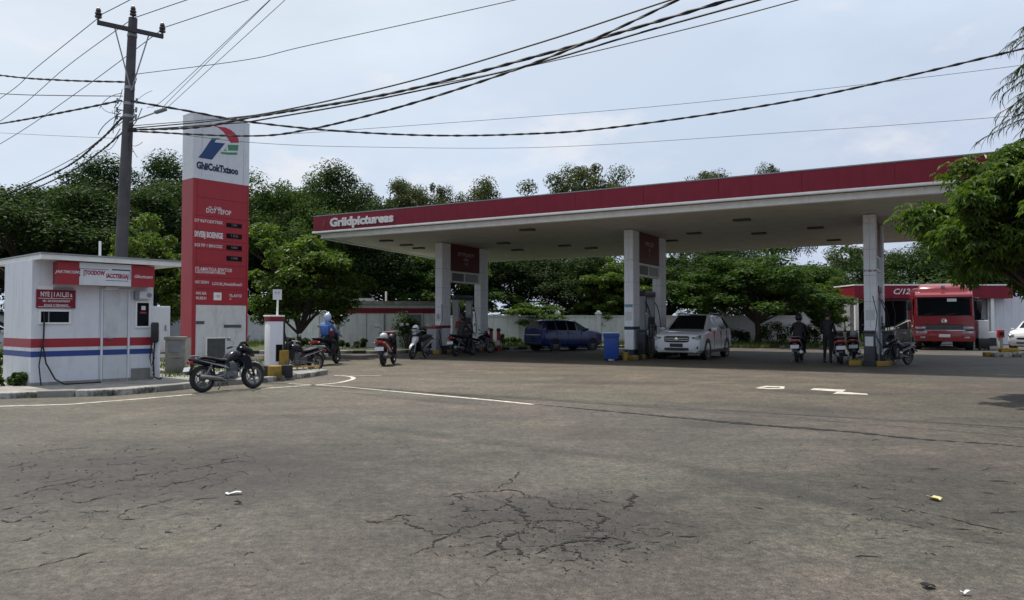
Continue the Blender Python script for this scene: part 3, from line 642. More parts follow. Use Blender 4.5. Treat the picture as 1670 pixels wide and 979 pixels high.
# counter slot, shop window, air unit, lamp
def framed(px0, py0, px1, py1, name, fr=.035):
    x0, x1, z0, z1 = krect(px0, py0, px1, py1)
    w_ = MB().bb((x0, -.006, z0), (x1, .0, z1)).build(name, glass, kiosk, smooth=False)
    MB().bb((x0-fr, -.03, z0-fr), (x1+fr, -.002, z0)).bb((x0-fr, -.03, z1), (x1+fr, -.002, z1+fr)).bb((x0-fr, -.03, z0), (x0, -.002, z1)).bb((x1, -.03, z0), (x1+fr, -.002, z1)).build('frame', trimw, w_, smooth=False)
    return w_, (x0, x1, z0, z1)
slot, q = framed(66, 508, 112, 526, 'counter_window'); MB().bb((q[0]+.14, -.008, q[2]), (q[0]+.16, -.0062, q[3])).build('mullion', greysteel, slot)
win, q = framed(223, 494, 242, 532, 'tall_window')
MB().bb((q[0]+.10, -.009, q[3]-.16), (q[0]+.19, -.0065, q[3]-.07)).build('sticker', plate_w, win)
MB().bb((q[0]+.07, -.009, q[3]-.24), (q[0]+.21, -.0065, q[3]-.20)).build('sticker', redp, win)
x0, x1, z0, z1 = krect(219, 475, 244, 488)
ac = MB().rbox(((x0+x1)/2+.03, -.07, (z0+z1)/2), (x1-x0-.06, .14, z1-z0), .015).build('air_unit', plate_w, kiosk); MB().bb((x0-.02, -.10, z0-.02), (x0+.06, -.02, z1)).build('bracket', greysteel, ac)
MB().lathe([(0, 0), (.055, 0), (.055, .008), (0, .008)], 16, 'Y', ((x0+x1)/2+.1, -.149, (z0+z1)/2)).build('fan_ring', greysteel, ac)
x0, x1, z0, z1 = krect(170, 467, 191, 471); MB().rbox(((x0+x1)/2, -.05, z0+.02), (x1-x0, .08, .05), .01).build('strip_light', plate_w, kiosk)
# box sign under the eave
def kq(px, py, off):   # same, on a plane proud of the wall
    nrm = Vector((math.sin(KT), -math.cos(KT), 0)); return onface(px, py, KO+nrm*off, KT)
sx0, sx1 = kq(94, 450, .3)[0], kq(252, 455, .3)[0]; sz1 = KZ-.14; sz0 = kq(170, 466, .3)[1]-PAV; m1, m2 = kq(129, 450, .3)[0], kq(214, 455, .3)[0]
sg = MB().bb((sx0+.01, -.29, sz0+.01), (sx1-.01, -.0, sz1-.01)).build('box_sign', mat('sign_shell', (.28, .02, .03), .45), kiosk)
for a, b, m in ((sx0, m1, redp), (m1, m2, white), (m2, sx1, redp)): MB().bb((a+.003, -.305, sz0), (b-.003, -.29, sz1)).build('sign_face', m, sg)
zc = (sz0+sz1)/2
text('JARTMOSMO', .085, letterw, sg, ((sx0+m1)/2, -.307, zc+.02), shear=.35); text('Gbcttcam', .10, letterw, sg, ((m2+sx1)/2, -.307, zc-.01), shear=.35)
text('[TOODOW', .125, letterr, sg, ((m1+m2)/2-.235, -.307, zc+.025), bold=.04, sx=.64); text('IACCTERGAJ', .125, letterr, sg, ((m1+m2)/2+.235, -.307, zc-.025), bold=.04, sx=.64)
mx_ = (m1+m2)/2; MB().bb((mx_-.52, -.308, zc+.10), (mx_+.05, -.3055, zc+.11)).bb((mx_+.12, -.308, zc+.10), (mx_+.50, -.3055, zc+.125)).bb((mx_-.52, -.308, zc-.06), (mx_-.505, -.3055, zc+.10)).bb((mx_+.49, -.308, zc-.09), (mx_+.50, -.3055, zc+.10)).bb((mx_+.0, -.308, zc-.125), (mx_+.46, -.3055, zc-.115)).build('sign_border', letterd, sg)
# roof sheet with overhang
MB().bb((.02, -.44, KZ-.12), (KW+.42, KD+.9, KZ-.02)).build('roof', trimw, kiosk, smooth=False)
MB().bb((.0, -.46, KZ-.018), (KW+.44, KD+.92, KZ+.012)).build('roof_sheet', galv, kiosk, smooth=False)
MB().tube([(1.5, .6, KZ), (1.5, .6, KZ+.42)], .028, 8).build('vent_pipe', trimw, kiosk)
MB().bb((-.02, -.02, -.02), (KW+.02, KD, .06)).build('base_rail', concrete, kiosk, smooth=False)
MB().bb((dx1+.10, -.028, .0), (KW-.06, -.002, .26)).build('patch_plate', mat('patch', (.20, .20, .18), .8, dirt=DIRT, dirt_amt=.8), kiosk)
# notice board
a0, a1, b0, b1 = krect(59, 472, 122, 503)
nb = thing('notice_board', 'dark red notice board with white lettering hung on the white kiosk', 'sign', (KO.x, KO.y, PAV), KT)
MB().bb((a0, -.035, b0), (a1, -.004, b1)).build('board', redf, nb); zm = (b0+b1)/2; xm = (a0+a1)/2; wd = a1-a0
MB().bb((a0+.02, -.03, b1), (a0+.30, -.012, b1+.075)).build('tab', trimw, nb)
MB().bb((a0+.31, -.03, b1+.012), (a1-.04, -.014, b1+.05)).build('rail', greysteel, nb)
text('NYE | I A1L,EI a', .135, letterw, nb, (xm, -.037, b1-.10), sx=wd/1.02*.94, bold=.02)
for k, s in enumerate(('OBC  GEO KONGOEOKTAECNT', 'EOI ACE  K TEEM MAATO')): text(s, .06, letterw, nb, (xm, -.037, b1-.235-k*.085), sx=wd/(1.0+.12*(1-k))*.9, bold=.02)
MB().bb((a0+.03, -.038, b1-.185), (a1-.06, -.0355, b1-.175)).bb((a0+.03, -.038, b0+.02), (a1-.10, -.0355, b0+.03)).build('rule', letterw, nb)
# air hose hanging from the counter window
hx, hz = kf(71, 508); hz -= PAV; hx2 = kf(98, 632)[0]
hose = thing('air_hose', 'thin black air hose looping from the kiosk window to the kerb', 'hose', (KO.x, KO.y, PAV), KT)
MB().tube([(hx, -.012, hz), (hx, -.05, hz-.15), (hx-.01, -.06, hz-.6), (hx-.03, -.07, .85), (hx+.03, -.10, .45), (hx+.18, -.16, .12), (hx2, -.24, .015)], .016, 8).tube([(hx-.01, -.06, hz-.6), (hx-.04, -.07, .8), (hx-.09, -.08, .4), (hx-.06, -.12, .012)], .013, 8).build('hose_line', rubber, hose)
MB().tube([(hx2, -.24, .015), (hx2+.2, -.26, .015), (hx2+.5, -.22, .013), (hx2+.7, -.24, .015)], .014, 8).build('hose_tail', rubber, hose)

# ------------------------------------------------------------------ price pylon
PO = Vector((-9.55, 22.5, 0)); PT = math.atan2(1.4, 1.18); PW, PD = 1.83, .70
def pf(px, py): k, z = onface(px, py, PO, PT); return k, z-PAV
pyl = thing('price_sign', 'tall red and white fuel price pylon with curved emblem', 'sign', (PO.x, PO.y, PAV), PT)
ztop = pf(315, 183)[1]; zred = pf(315, 290)[1]; zdoor = pf(312, 497)[1]
MB().bb((.03, .03, 0), (PW-.03, PD-.03, ztop-.03)).build('core', darkgap, pyl, smooth=False)
def shell(x0, x1, z0, z1, m, name='face_panel'):
    return MB().bb((x0+.004, 0, z0+.004), (x1-.004, .03, z1-.004)).build(name, m, pyl, smooth=False)
def side(z0, z1, m):
    MB().bb((0, .032, z0+.004), (.03, PD, z1-.004)).build('side_panel', m, pyl, smooth=False); MB().bb((PW-.03, .032, z0+.004), (PW, PD, z1-.004)).build('side_panel', m, pyl, smooth=False); MB().bb((.032, PD-.03, z0+.004), (PW-.032, PD-.001, z1-.004)).build('back_panel', m, pyl, smooth=False)
xl, xr = .26, PW-.20
for a, b in ((0, xl), (xl, xr), (xr, PW)): shell(a, b, zred, ztop, white)
side(zred, ztop, white); MB().bb((-.005, -.005, ztop-.002), (PW+.005, PD+.005, ztop+.03)).build('cap', trimw, pyl)
zs = [zred, pf(330, 322)[1], pf(330, 352)[1], pf(330, 377)[1], pf(330, 391)[1], pf(330, 406)[1], pf(330, 431)[1], pf(330, 452)[1], pf(330, 471)[1], zdoor]
for a, b in zip(zs, zs[1:]): shell(.12, PW-.06, b, a, redp); 
shell(0, .12, .0, zred, redp); shell(PW-.06, PW, .0, zred, redp)
side(pf(313, 545)[1]-.1, zred, redp); side(0, pf(313, 545)[1]-.1, concrete)
wd_ = shell(.12, PW-.06, .02, zdoor, mat('door_white', (.62, .63, .61), .5, var=.06, dirt=(.25, .23, .18), dirt_amt=.5, streak=True), 'access_door')
x0, z0 = pf(337, 600); x1, z1 = pf(367, 552); z0 = .15
MB().bb((x0, -.01, z0), (x1, .01, z1)).build('hatch', mat('hatch_grey', (.07, .072, .07), .6, var=.2, dirt=(.16, .15, .12), dirt_amt=.5), wd_)
MB().bb((x0-.05, -.018, z0), (x0, .0, z1+.05)).bb((x0, -.018, z1), (x1+.02, .0, z1+.05)).build('hatch_frame', trimw, wd_)
for q in ((313, 333, 526), (365, 393, 532)):
    a, b = pf(q[0], q[2])[0], pf(q[1], q[2])[0]; z = pf(q[0], q[2])[1]; MB().bb((max(a, .13), -.012, z-.05), (b, .0, z+.04)).build('bolt_plate', mat('plate_dark', (.08, .08, .08), .6), wd_)
# emblem
def poly(px, m, y=-.006, name='emblem'):
    pl = [pf(290+x/7.533, 175+y_/7.533) for x, y_ in px]; MB().prism(pl, y, .001).build(name, m, pyl, smooth=False)
poly([(385, 190), (430, 215), (500, 240), (580, 248), (650, 280), (710, 330), (745, 390), (748, 438), (650, 438), (610, 380), (560, 300), (490, 248), (420, 222)], logo_r)
poly([(420, 385), (485, 390), (465, 405), (450, 430), (500, 437), (580, 445), (520, 520), (470, 580), (420, 645), (250, 618), (300, 560), (350, 485), (390, 425)], logo_b)
poly([(415, 380), (520, 380), (485, 398), (420, 402)], logo_g, -.009)
poly([(612, 462), (745, 465), (738, 535), (620, 532)], logo_g); poly([(525, 550), (600, 556), (732, 557), (725, 585), (600, 583), (535, 572)], logo_g)
poly([(555, 535), (600, 488), (585, 520), (605, 530), (600, 540)], mat('emblem_lime', (.20, .42, .22), .5), -.009)
cx, cz = pf(290+490/7.533, 175+755/7.533)
text('GhiiCokTxtsoo', .29, letterd, pyl, (cx, -.004, cz), bold=.05, sx=.74)
# price rows
def ptxt(s, zx, zy, h, sx=1, m=letterw, bold=.01, al='LEFT'):
    k, z = pf(290+zx/5.442, 320+zy/5.442); text(s, h, m, pyl, (k, -.003, z), sx=sx, bold=bold, align=al)
ptxt('DO7 TEFOP', 250, 128, .20, .78, bold=.015); ptxt('-14 . .COSA', 265, 97, .10, .9); ptxt('D7 R6TOEXTRSK', 148, 214, .13, .92); ptxt('IXVEBJ BOEINIGE', 148, 335, .24, .50, bold=.04); ptxt('EGE FIP 1 BIX1CIGE', 148, 432, .13, .80)
ptxt('ITLAMATIGA JEWTOSI', 152, 645, .15, .80); ptxt('CAL3S1IASUMATCBGAB.', 152, 672, .10, .9); ptxt('GIC1EI3N', 152, 762, .12, .85); ptxt('LOCAL,NwtaIdSotaO', 305, 778, .13, .85); ptxt('ING EIA', 160, 862, .12, .8); ptxt('IRLBILN', 160, 905, .12, .8); ptxt('Th.AV1SI', 455, 885, .13, .85); ptxt('LI', 458, 912, .08)
for zy in (262, 358, 460, 555):
    a = pf(290+432/5.442, 320+(zy-30)/5.442); b = pf(290+566/5.442, 320+(zy+40)/5.442); o = MB().bb((a[0], -.014, b[1]+.05), (b[0], .001, a[1]-.02)).build('price_display', glass, pyl)
    zc = (a[1]+b[1])/2; text(['I 000', 'T 9550', 'I 8850', 'I 9400'][(262, 358, 460, 555).index(zy)], .10, mat('digit_dim', (.16, .15, .15), .5), o, ((a[0]+b[0])/2, -.016, zc+.02), sx=.9)
a = pf(290+318/5.442, 320+855/5.442); b = pf(290+386/5.442, 320+925/5.442); o = MB().bb((a[0], -.008, b[1]), (b[0], .001, a[1])).build('payment_plate', trimw, pyl); text('1 81', .1, mat('letter_mid', (.2, .19, .19), .5), o, ((a[0]+b[0])/2, -.01, (a[1]+b[1])/2), sx=.8)

# ------------------------------------------------------------------ utility pole
UY = 21.0
pb = Vector((atx(190, UY), UY, 0)); pt_ = aty(217, 30, UY)
pole = thing('utility_pole', 'leaning dark concrete utility pole with a steel crossarm', 'utility pole', pb)
def pl_(u): return (pt_-pb)*u
MB().tube([pl_(u)+Vector((0, 0, -.1 if u == 0 else 0)) for u in (0, .25, .5, .75, 1)], [.185, .17, .155, .135, .115], 16).build('shaft', polem, pole)
for u in (.40, .56, .72, .755, .80, .95): MB().tube([pl_(u-.004), pl_(u+.004)], .175-.045*u, 16).build('band', galv, pole)
aL = aty(163, 40, 20.45)-pb; aR = aty(270, 63, 21.45)-pb; d = (aR-aL)
arm = MB().box((aL+aR)/2-Vector((0, .14, 0)), (d.length, .09, .11), M=Matrix.Rotation(math.atan2(d.y, d.x), 4, 'Z') @ Matrix.Rotation(-math.asin(d.z/d.length), 4, 'Y')).build('crossarm', mat('arm_steel', (.05, .045, .05), .7), pole)
ins = mat('insulator_brown', (.05, .03, .03), .3, coat=.3); top = pl_(1)
im = MB().lathe([(0, 0), (.03, 0), (.03, .06), (.085, .08), (.09, .12), (.05, .14), (.085, .17), (.085, .21), (.05, .23), (.07, .26), (.06, .31), (.03, .35), (0, .36)], 14).mesh('insulator', ins)
arm_o = Vector((0, -.14, 0))
for p in (aL+arm_o+Vector((.03, 0, .05)), aR+arm_o+Vector((-.03, 0, .05)), top): clone('insulator', im, pole, p)
MB().tube([pl_(.79)+Vector((.1, -.1, 0)), aL.lerp(aR, .25)+arm_o], .018, 6).tube([pl_(.79)+Vector((.1, -.1, 0)), aL.lerp(aR, .78)+arm_o], .018, 6).build('brace', galv, pole)
for k, u in enumerate((.715, .735, .76)):
    for s in (-1, 1): MB().tube([pl_(u)+Vector((s*.12, -.05, 0)), pl_(u)+Vector((s*.28, -.1, .03))], .016, 6).tube([pl_(u)+Vector((s*.26, -.1, -.06)), pl_(u)+Vector((s*.27, -.1, .08))], .03, 8).build('hook', greysteel, pole)
g = random.Random(5); 
for k in range(16):   # loose jumper wires around the pole head
    u = g.uniform(.66, .80); s = g.choice((-1, 1)); a = pl_(u)+Vector((s*.14, -.12, 0)); b = pl_(u+g.uniform(-.07, .07))+Vector((s*g.uniform(.2, .75), -.15, 0)); m = (a+b)/2+Vector((g.uniform(-.15, .15), -.1, g.uniform(-.45, .15)))
    MB().tube([a*(1-t)**2+m*2*t*(1-t)+b*t*t for t in [i/8 for i in range(9)]], g.uniform(.006, .012), 5).build('jumper_wire', cablem, pole)
lo = pl_(.70); lh = aty(262, 181, 20.7)-pb
MB().tube([lo+Vector((.1, -.1, 0)), lo+Vector((.45, -.2, .1)), lh+Vector((-.1, 0, -.03))], .02, 8).build('lamp_arm', galv, pole); MB().rbox(lh, (.34, .14, .08), .03, M=Matrix.Rotation(R(-18), 4, 'Y')).build('lamp_head', greysteel, pole)
# ------------------------------------------------------------------ overhead wires: (pixel, pixel, depth) control points
def wire(ctrl, r, label, group='overhead wires', twist=False, name='overhead_wire'):
    P = [aty(*c) for c in ctrl]; n = len(P); pts = []
    for i in range(n-1):      # Catmull-Rom through the points
        p0, p1, p2, p3 = P[max(i-1, 0)], P[i], P[i+1], P[min(i+2, n-1)]
        if i == 0: p0 = p1*2-p2
        if i == n-2: p3 = p2*2-p1
        K = max(8, int((p2-p1).length*(4 if twist else 1.6)))
        for k in range(K):
            t = k/K; pts.append(.5*((2*p1)+(p2-p0)*t+(2*p0-5*p1+4*p2-p3)*t*t+(3*p1-p0-3*p2+p3)*t**3))
    pts.append(P[-1]); o0 = pts[0]; mb = MB()
    if twist:
        s = 0; rows = [[], []]
        for i, p in enumerate(pts):
            if i: s += (p-pts[i-1]).length
            a = s*7; off = Vector((math.cos(a)*.3, math.cos(a)*.3, math.sin(a)))*r*.75
            rows[0].append(p-o0+off); rows[1].append(p-o0-off)
        for q in rows: mb.tube(q, r*.8, 6)
    else: mb.tube([p-o0 for p in pts], r, 6)
    return tag(mb.build(name, cablem, None, o0), label, 'wire', group)
Y = UY-.1
W = [
 ([(166, 25, 20.3), (60, 110, 24.5), (0, 161, 27.5), (-160, 260, 36)], .011, 'thin wire running from the crossarm end furthest from the sign away over the trees', 0), ([(163, 25, 20.3), (212, 0, 19.6), (480, -140, 17)], .011, 'thin wire leaving the crossarm end furthest from the sign towards the open yard', 0),
 ([(217, 30, Y), (110, 108, 24.5), (0, 198, 28.5), (-160, 290, 37)], .011, 'thin wire from the pole top away over the trees', 0), ([(217, 30, Y), (305, 0, 19.9), (560, -85, 17)], .011, 'thin wire from the pole top towards the open yard', 0),
 ([(270, 44, 21.3), (130, 148, 25), (0, 235, 29), (-160, 320, 38)], .011, 'thin wire from the crossarm end beside the price sign away over the trees', 0), ([(271, 44, 21.3), (405, 0, 20.2), (700, -95, 17.5)], .011, 'thin wire from the crossarm end beside the price sign towards the open yard', 0),
 ([(206, 134, Y), (100, 131, 22), (0, 123, 23.5), (-200, 95, 27)], .022, 'twisted black cable meeting the pole below the crossarm', 1), ([(200, 157, Y), (100, 156, 22), (0, 153, 23.5), (-200, 140, 27)], .012, 'slim black cable meeting the pole under the twisted cable', 0), ([(198, 164, Y), (120, 180, 22), (0, 202, 24), (-200, 232, 29)], .024, 'thick twisted cable drooping from the pole above the kiosk', 1),
 ([(203, 188, Y), (160, 232, 23), (100, 277, 27), (0, 322, 38)], .03, 'thick sagging service cable running from the pole into the dark trees', 1), ([(205, 212, Y), (160, 250, 23), (110, 283, 27), (20, 325, 38)], .024, 'lower sagging service cable running from the pole into the dark trees', 1), ([(203, 196, Y), (170, 222, 22.5), (120, 258, 26), (40, 300, 36)], .012, 'slack thin cable hanging between the two sagging service cables', 0),
 ([(193, 226, Y), (100, 222, 24), (0, 217, 27), (-150, 210, 31)], .006, 'faint hairline wire crossing low in front of the trees to the pole', 0),
 ([(215, 122, Y), (400, 98, 19), (500, 75, 18), (840, 0, 14.5), (1200, -85, 12)], .009, 'fine wire rising from the pole towards the canopy side', 0),
 ([(213, 165, Y), (300, 180, 21), (400, 198, 21.4), (540, 213, 21.8), (700, 221, 22), (850, 219, 21.6), (1000, 208, 21), (1300, 163, 19.6), (1650, 84, 17.6), (1900, 20, 16)], .024, 'long drooping twisted cable spanning in front of the canopy', 1),
 ([(211, 210, Y), (405, 190, 18.5), (640, 140, 16.2), (880, 70, 14.3), (1100, -2, 13), (1500, -130, 11)], .016, 'straight black cable from the pole crossing above the emblem', 0),
 ([(210, 212, Y), (320, 208, 19.4), (420, 190, 18.2), (640, 152, 16), (900, 85, 14), (1190, 0, 12.5), (1500, -90, 11)], .024, 'thick twisted cable running from the pole above the canopy lettering', 1),
 ([(210, 214, Y), (400, 222, 18.7), (500, 212, 17.6), (640, 178, 16), (800, 128, 14.6), (950, 72, 13.4), (1105, 0, 12.3), (1300, -95, 11)], .02, 'twisted cable sagging lowest across the emblem then climbing steeply', 1),
 ([(400, 200, 18.6), (600, 165, 16.6), (850, 110, 14.6), (1050, 52, 13.2), (1245, -2, 12), (1500, -75, 10.8)], .018, 'black cable parallel to the thick twisted cable and just beneath it', 0), ([(210, 213, Y), (400, 200, 18.6)], .014, 'short black cable between the pole and the price sign', 0),
 ([(211, 206, Y), (430, 186, 18.6), (700, 140, 16), (900, 100, 14.4), (1150, 40, 12.8), (1330, -8, 11.8), (1600, -85, 10.6)], .010, 'slim black cable hugging the thick twisted bundle', 0),
 ([(250, 214, 21), (415, 233, 23), (600, 240, 25), (900, 240, 25.5), (1300, 215, 24), (1620, 192, 22.5), (1900, 165, 21)], .007, 'faint low wire passing just above the canopy roof', 0), ([(420, 222, 23), (600, 210, 24), (1000, 180, 24), (1300, 150, 23), (1640, 110, 21.5), (1900, 72, 20)], .007, 'faint wire rising gently above the long drooping cable', 0),
 ([(240, 176, 21.2), (270, 160, 20.6), (440, 0, 17), (560, -110, 15.5)], .007, 'hairline stay wire slanting up beside the price sign, first of three', 0), ([(262, 182, 21.0), (280, 160, 20.4), (443, -2, 16.8), (560, -115, 15.3)], .007, 'hairline stay wire slanting up beside the price sign, middle of three', 0), ([(264, 184, 20.9), (290, 160, 20.3), (465, 0, 16.6), (590, -115, 15)], .007, 'hairline stay wire slanting up over the price sign top, last of three', 0)]
for c, r, lab, tw in W: wire(c, r, lab, twist=bool(tw))

# ------------------------------------------------------------------ street furniture round the kiosk and sign
def standY(y): return onz(800, y).y
t = thing('electric_cabinet', 'white steel electric cabinet on legs behind the kiosk', 'cabinet', (atx(262, 20.0), 20.0, PAV), R(25))
MB().rbox((0, 0, 1.1), (.46, .36, 1.2), .015).build('body', white, t); MB().bb((-.21, -.195, .56), (.20, -.18, 1.64)).build('door', white, t); MB().bb((.10, -.21, 1.05), (.14, -.195, 1.2)).build('handle', greysteel, t)
for sx_ in (-1, 1):
    for sy_ in (-1, 1): MB().bb((sx_*.19-.025, sy_*.14-.025, -.02), (sx_*.19+.025, sy_*.14+.025, .51)).build('leg', greysteel, t)
t = thing('meter_box', 'low grey weathered meter box standing at the foot of the price sign', 'box', (atx(287, 19.3), 19.3, PAV), R(20))
MB().rbox((0, 0, .42), (.46, .34, .86), .02).build('body', concrete, t); MB().rbox((0, 0, .87), (.52, .40, .08), .015).build('lid', concrete, t); MB().bb((-.15, -.19, .52), (.15, -.168, .74)).build('meter_window', greysteel, t); MB().bb((-.17, -.20, .38), (.17, -.168, .42)).build('ledge', concrete, t)
t = thing('air_pump', 'black tyre air pump with hose on a white post beside the kiosk', 'air pump', (atx(257, 17.0), 17.0, PAV), R(20))
MB().rbox((0, 0, .55), (.12, .10, 1.14), .01).build('post', white, t); MB().rbox((-.04, -.11, 1.05), (.16, .12, .46), .04).build('gauge_head', black, t)
MB().tube([(-.04, -.12, .84), (-.06, -.14, .4), (-.04, -.16, .06), (.06, -.2, .02), (.1, -.1, .02)], .018, 8).tube([(-.09, -.12, .9), (-.13, -.14, .5), (-.1, -.14, .3), (-.04, -.13, .5)], .016, 8).build('hose', rubber, t)
# the old white dispenser by the motorbike
DX, DY = atx(447, 19.0), 19.0
t = thing('service_pump', 'old white fuel pump with dark red top beside the parked black motorbike', 'fuel pump', (DX, DY, PAV), R(38))
MB().rbox((0, 0, .66), (.34, .40, 1.3), .02).build('body', white, t); MB().rbox((0, 0, 1.36), (.36, .42, .12), .012).build('red_top', redf, t); MB().rbox((0, 0, 1.435), (.39, .45, .04), .012).build('cap', trimw, t)
MB().bb((-.02, -.212, .30), (.15, -.198, .72)).build('dial_window', glass, t); MB().rbox((.215, .0, 1.0), (.09, .22, .75), .03).build('nozzle_holder', black, t)
MB().tube([(.25, -.02, 1.1), (.33, -.05, .7), (.34, -.05, .3), (.28, -.02, .12), (.25, 0, .5)], .02, 8).build('hose', rubber, t)
t = thing('small_sign', 'small white square sign on a thin post above the old fuel pump', 'sign', (DX+.05, DY+.1, PAV+1.45), R(10))
MB().tube([(0, 0, -.02), (.01, 0, .42)], .025, 8).build('post', trimw, t); MB().bb((-.11, -.03, .40), (.11, -.005, .66)).build('plate', plate_w, t); text('T.T', .09, MATS['letter_mid'], t, (0, -.032, .56))
bl = MB().rbox((0, 0, .12), (.30, .26, .30), .02).mesh('kerb_block', yellow)
for k, (px, Y_, m, lab) in enumerate(((432, 17.9, kerbb, 'black painted concrete block in front of the old fuel pump'), (449, 17.9, yellow, 'yellow painted concrete block in front of the old fuel pump'), (467, 18.2, kerbb, 'black painted concrete block beside the hose of the old fuel pump'), (462, 19.0, yellow, 'tall yellow painted block right behind the fuel pump hose'))):
    o = clone('kerb_block', bl, None, (atx(px, Y_), Y_, PAV-.02 if k != 3 else PAV+.12), .2*k, m); tag(o, lab, 'block', 'painted blocks at the old pump')
    if k == 3: o.scale = (.8, .8, 1.7)
t = thing('barrier_rack', 'low yellow steel rack lying at the pavement tip', 'rack', (atx(498, 20.2), 20.2, .0), R(6))
MB().tube([(-.38, 0, .0), (-.38, 0, .2), (.38, 0, .2), (.38, 0, .0)], .022, 8).build('frame', yellow, t)
for xx in (-.2, .15): MB().tube([(xx, 0, .0), (xx, 0, .2)], .02, 8).build('upright', yellow, t)
MB().bb((-.5, -.1, -.01), (.3, .12, .06)).build('base', mat('moss', (.10, .10, .03), .9, var=.4, bump=.5), t)
# ------------------------------------------------------------------ motorbikes
bikeblk = mat('bike_black', (.006, .007, .015), .25, var=.2, coat=.25, spec=.35)
seatm = mat('seat_vinyl', (.02, .02, .022), .55, var=.2, bump=.1)
bikered = mat('bike_red', (.20, .012, .02), .25, var=.1, coat=.6)
bikewht = mat('bike_white', (.55, .55, .56), .3, var=.08, coat=.4)
bikegry = mat('bike_grey', (.10, .105, .11), .35, var=.1, metal=.3)
alloy = mat('alloy', (.17, .175, .18), .42, metal=.8, var=.2)
MATS['exh'] = exh = mat('exhaust', (.30, .29, .28), .3, metal=1, var=.2)
def wheel_part(t, name, c, r, wt, rimm=alloy, spokes=5, axis_y=True):
    prof = [(r-.085, -wt*.45), (r-.03, -wt*.5), (r, -wt*.22), (r, wt*.22), (r-.03, wt*.5), (r-.085, wt*.45)]
    w_ = MB().lathe(prof, 28, 'Y', (0, 0, 0), close=True).build(name, rubber, t, c)
    rr = r-.085; rim = MB().lathe([(rr, -wt*.42), (rr+.004, wt*.42), (rr-.028, wt*.40), (rr-.03, -wt*.40)], 28, 'Y', close=True)
    for k in range(spokes):
        a = 2*math.pi*k/spokes
        rim.box((math.cos(a)*rr*.52, 0, math.sin(a)*rr*.52), (rr*.95, wt*.32, .032), M=Matrix.Rotation(-a, 4, 'Y'))
    rim.lathe([(0, -wt*.6), (.055, -wt*.6), (.055, wt*.6), (0, wt*.6)], 14, 'Y'); rim.build('rim', rimm, w_)
    MB().lathe([(.09, wt*.50), (.115, wt*.5), (.115, wt*.56), (.09, wt*.56)], 20, 'Y', close=True).build('brake_disc', steel, w_)
    return w_
def handle_set(t, x, z, yaw=.3, w_=.34, mir=.22):
    MB().tube([(x-.12, -w_, z-.02), (x-.04, -w_*.7, z+.01), (x+.02, -.12, z), (x+.02, .12, z), (x-.04, w_*.7, z+.01), (x-.12, w_, z-.02)], .014, 8).build('handlebar', greysteel, t)
    for s in (-1, 1):
        MB().tube([(x-.12, s*w_, z-.02), (x-.05, s*(w_-.11), z+.005)], .022, 8).build('grip', black, t)
        m_ = MB().tube([(x-.03, s*(w_-.12), z), (x+.02, s*(w_-.05), z+mir*.6), (x-.02, s*(w_+.04), z+mir*.8)], .008, 6).build('mirror_stem', black, t)
        MB().rbox((x-.03, s*(w_+.06), z+mir*.9), (.03, .13, .085), .014, M=Matrix.Rotation(s*R(12), 4, 'X')).build('mirror', greysteel, m_)
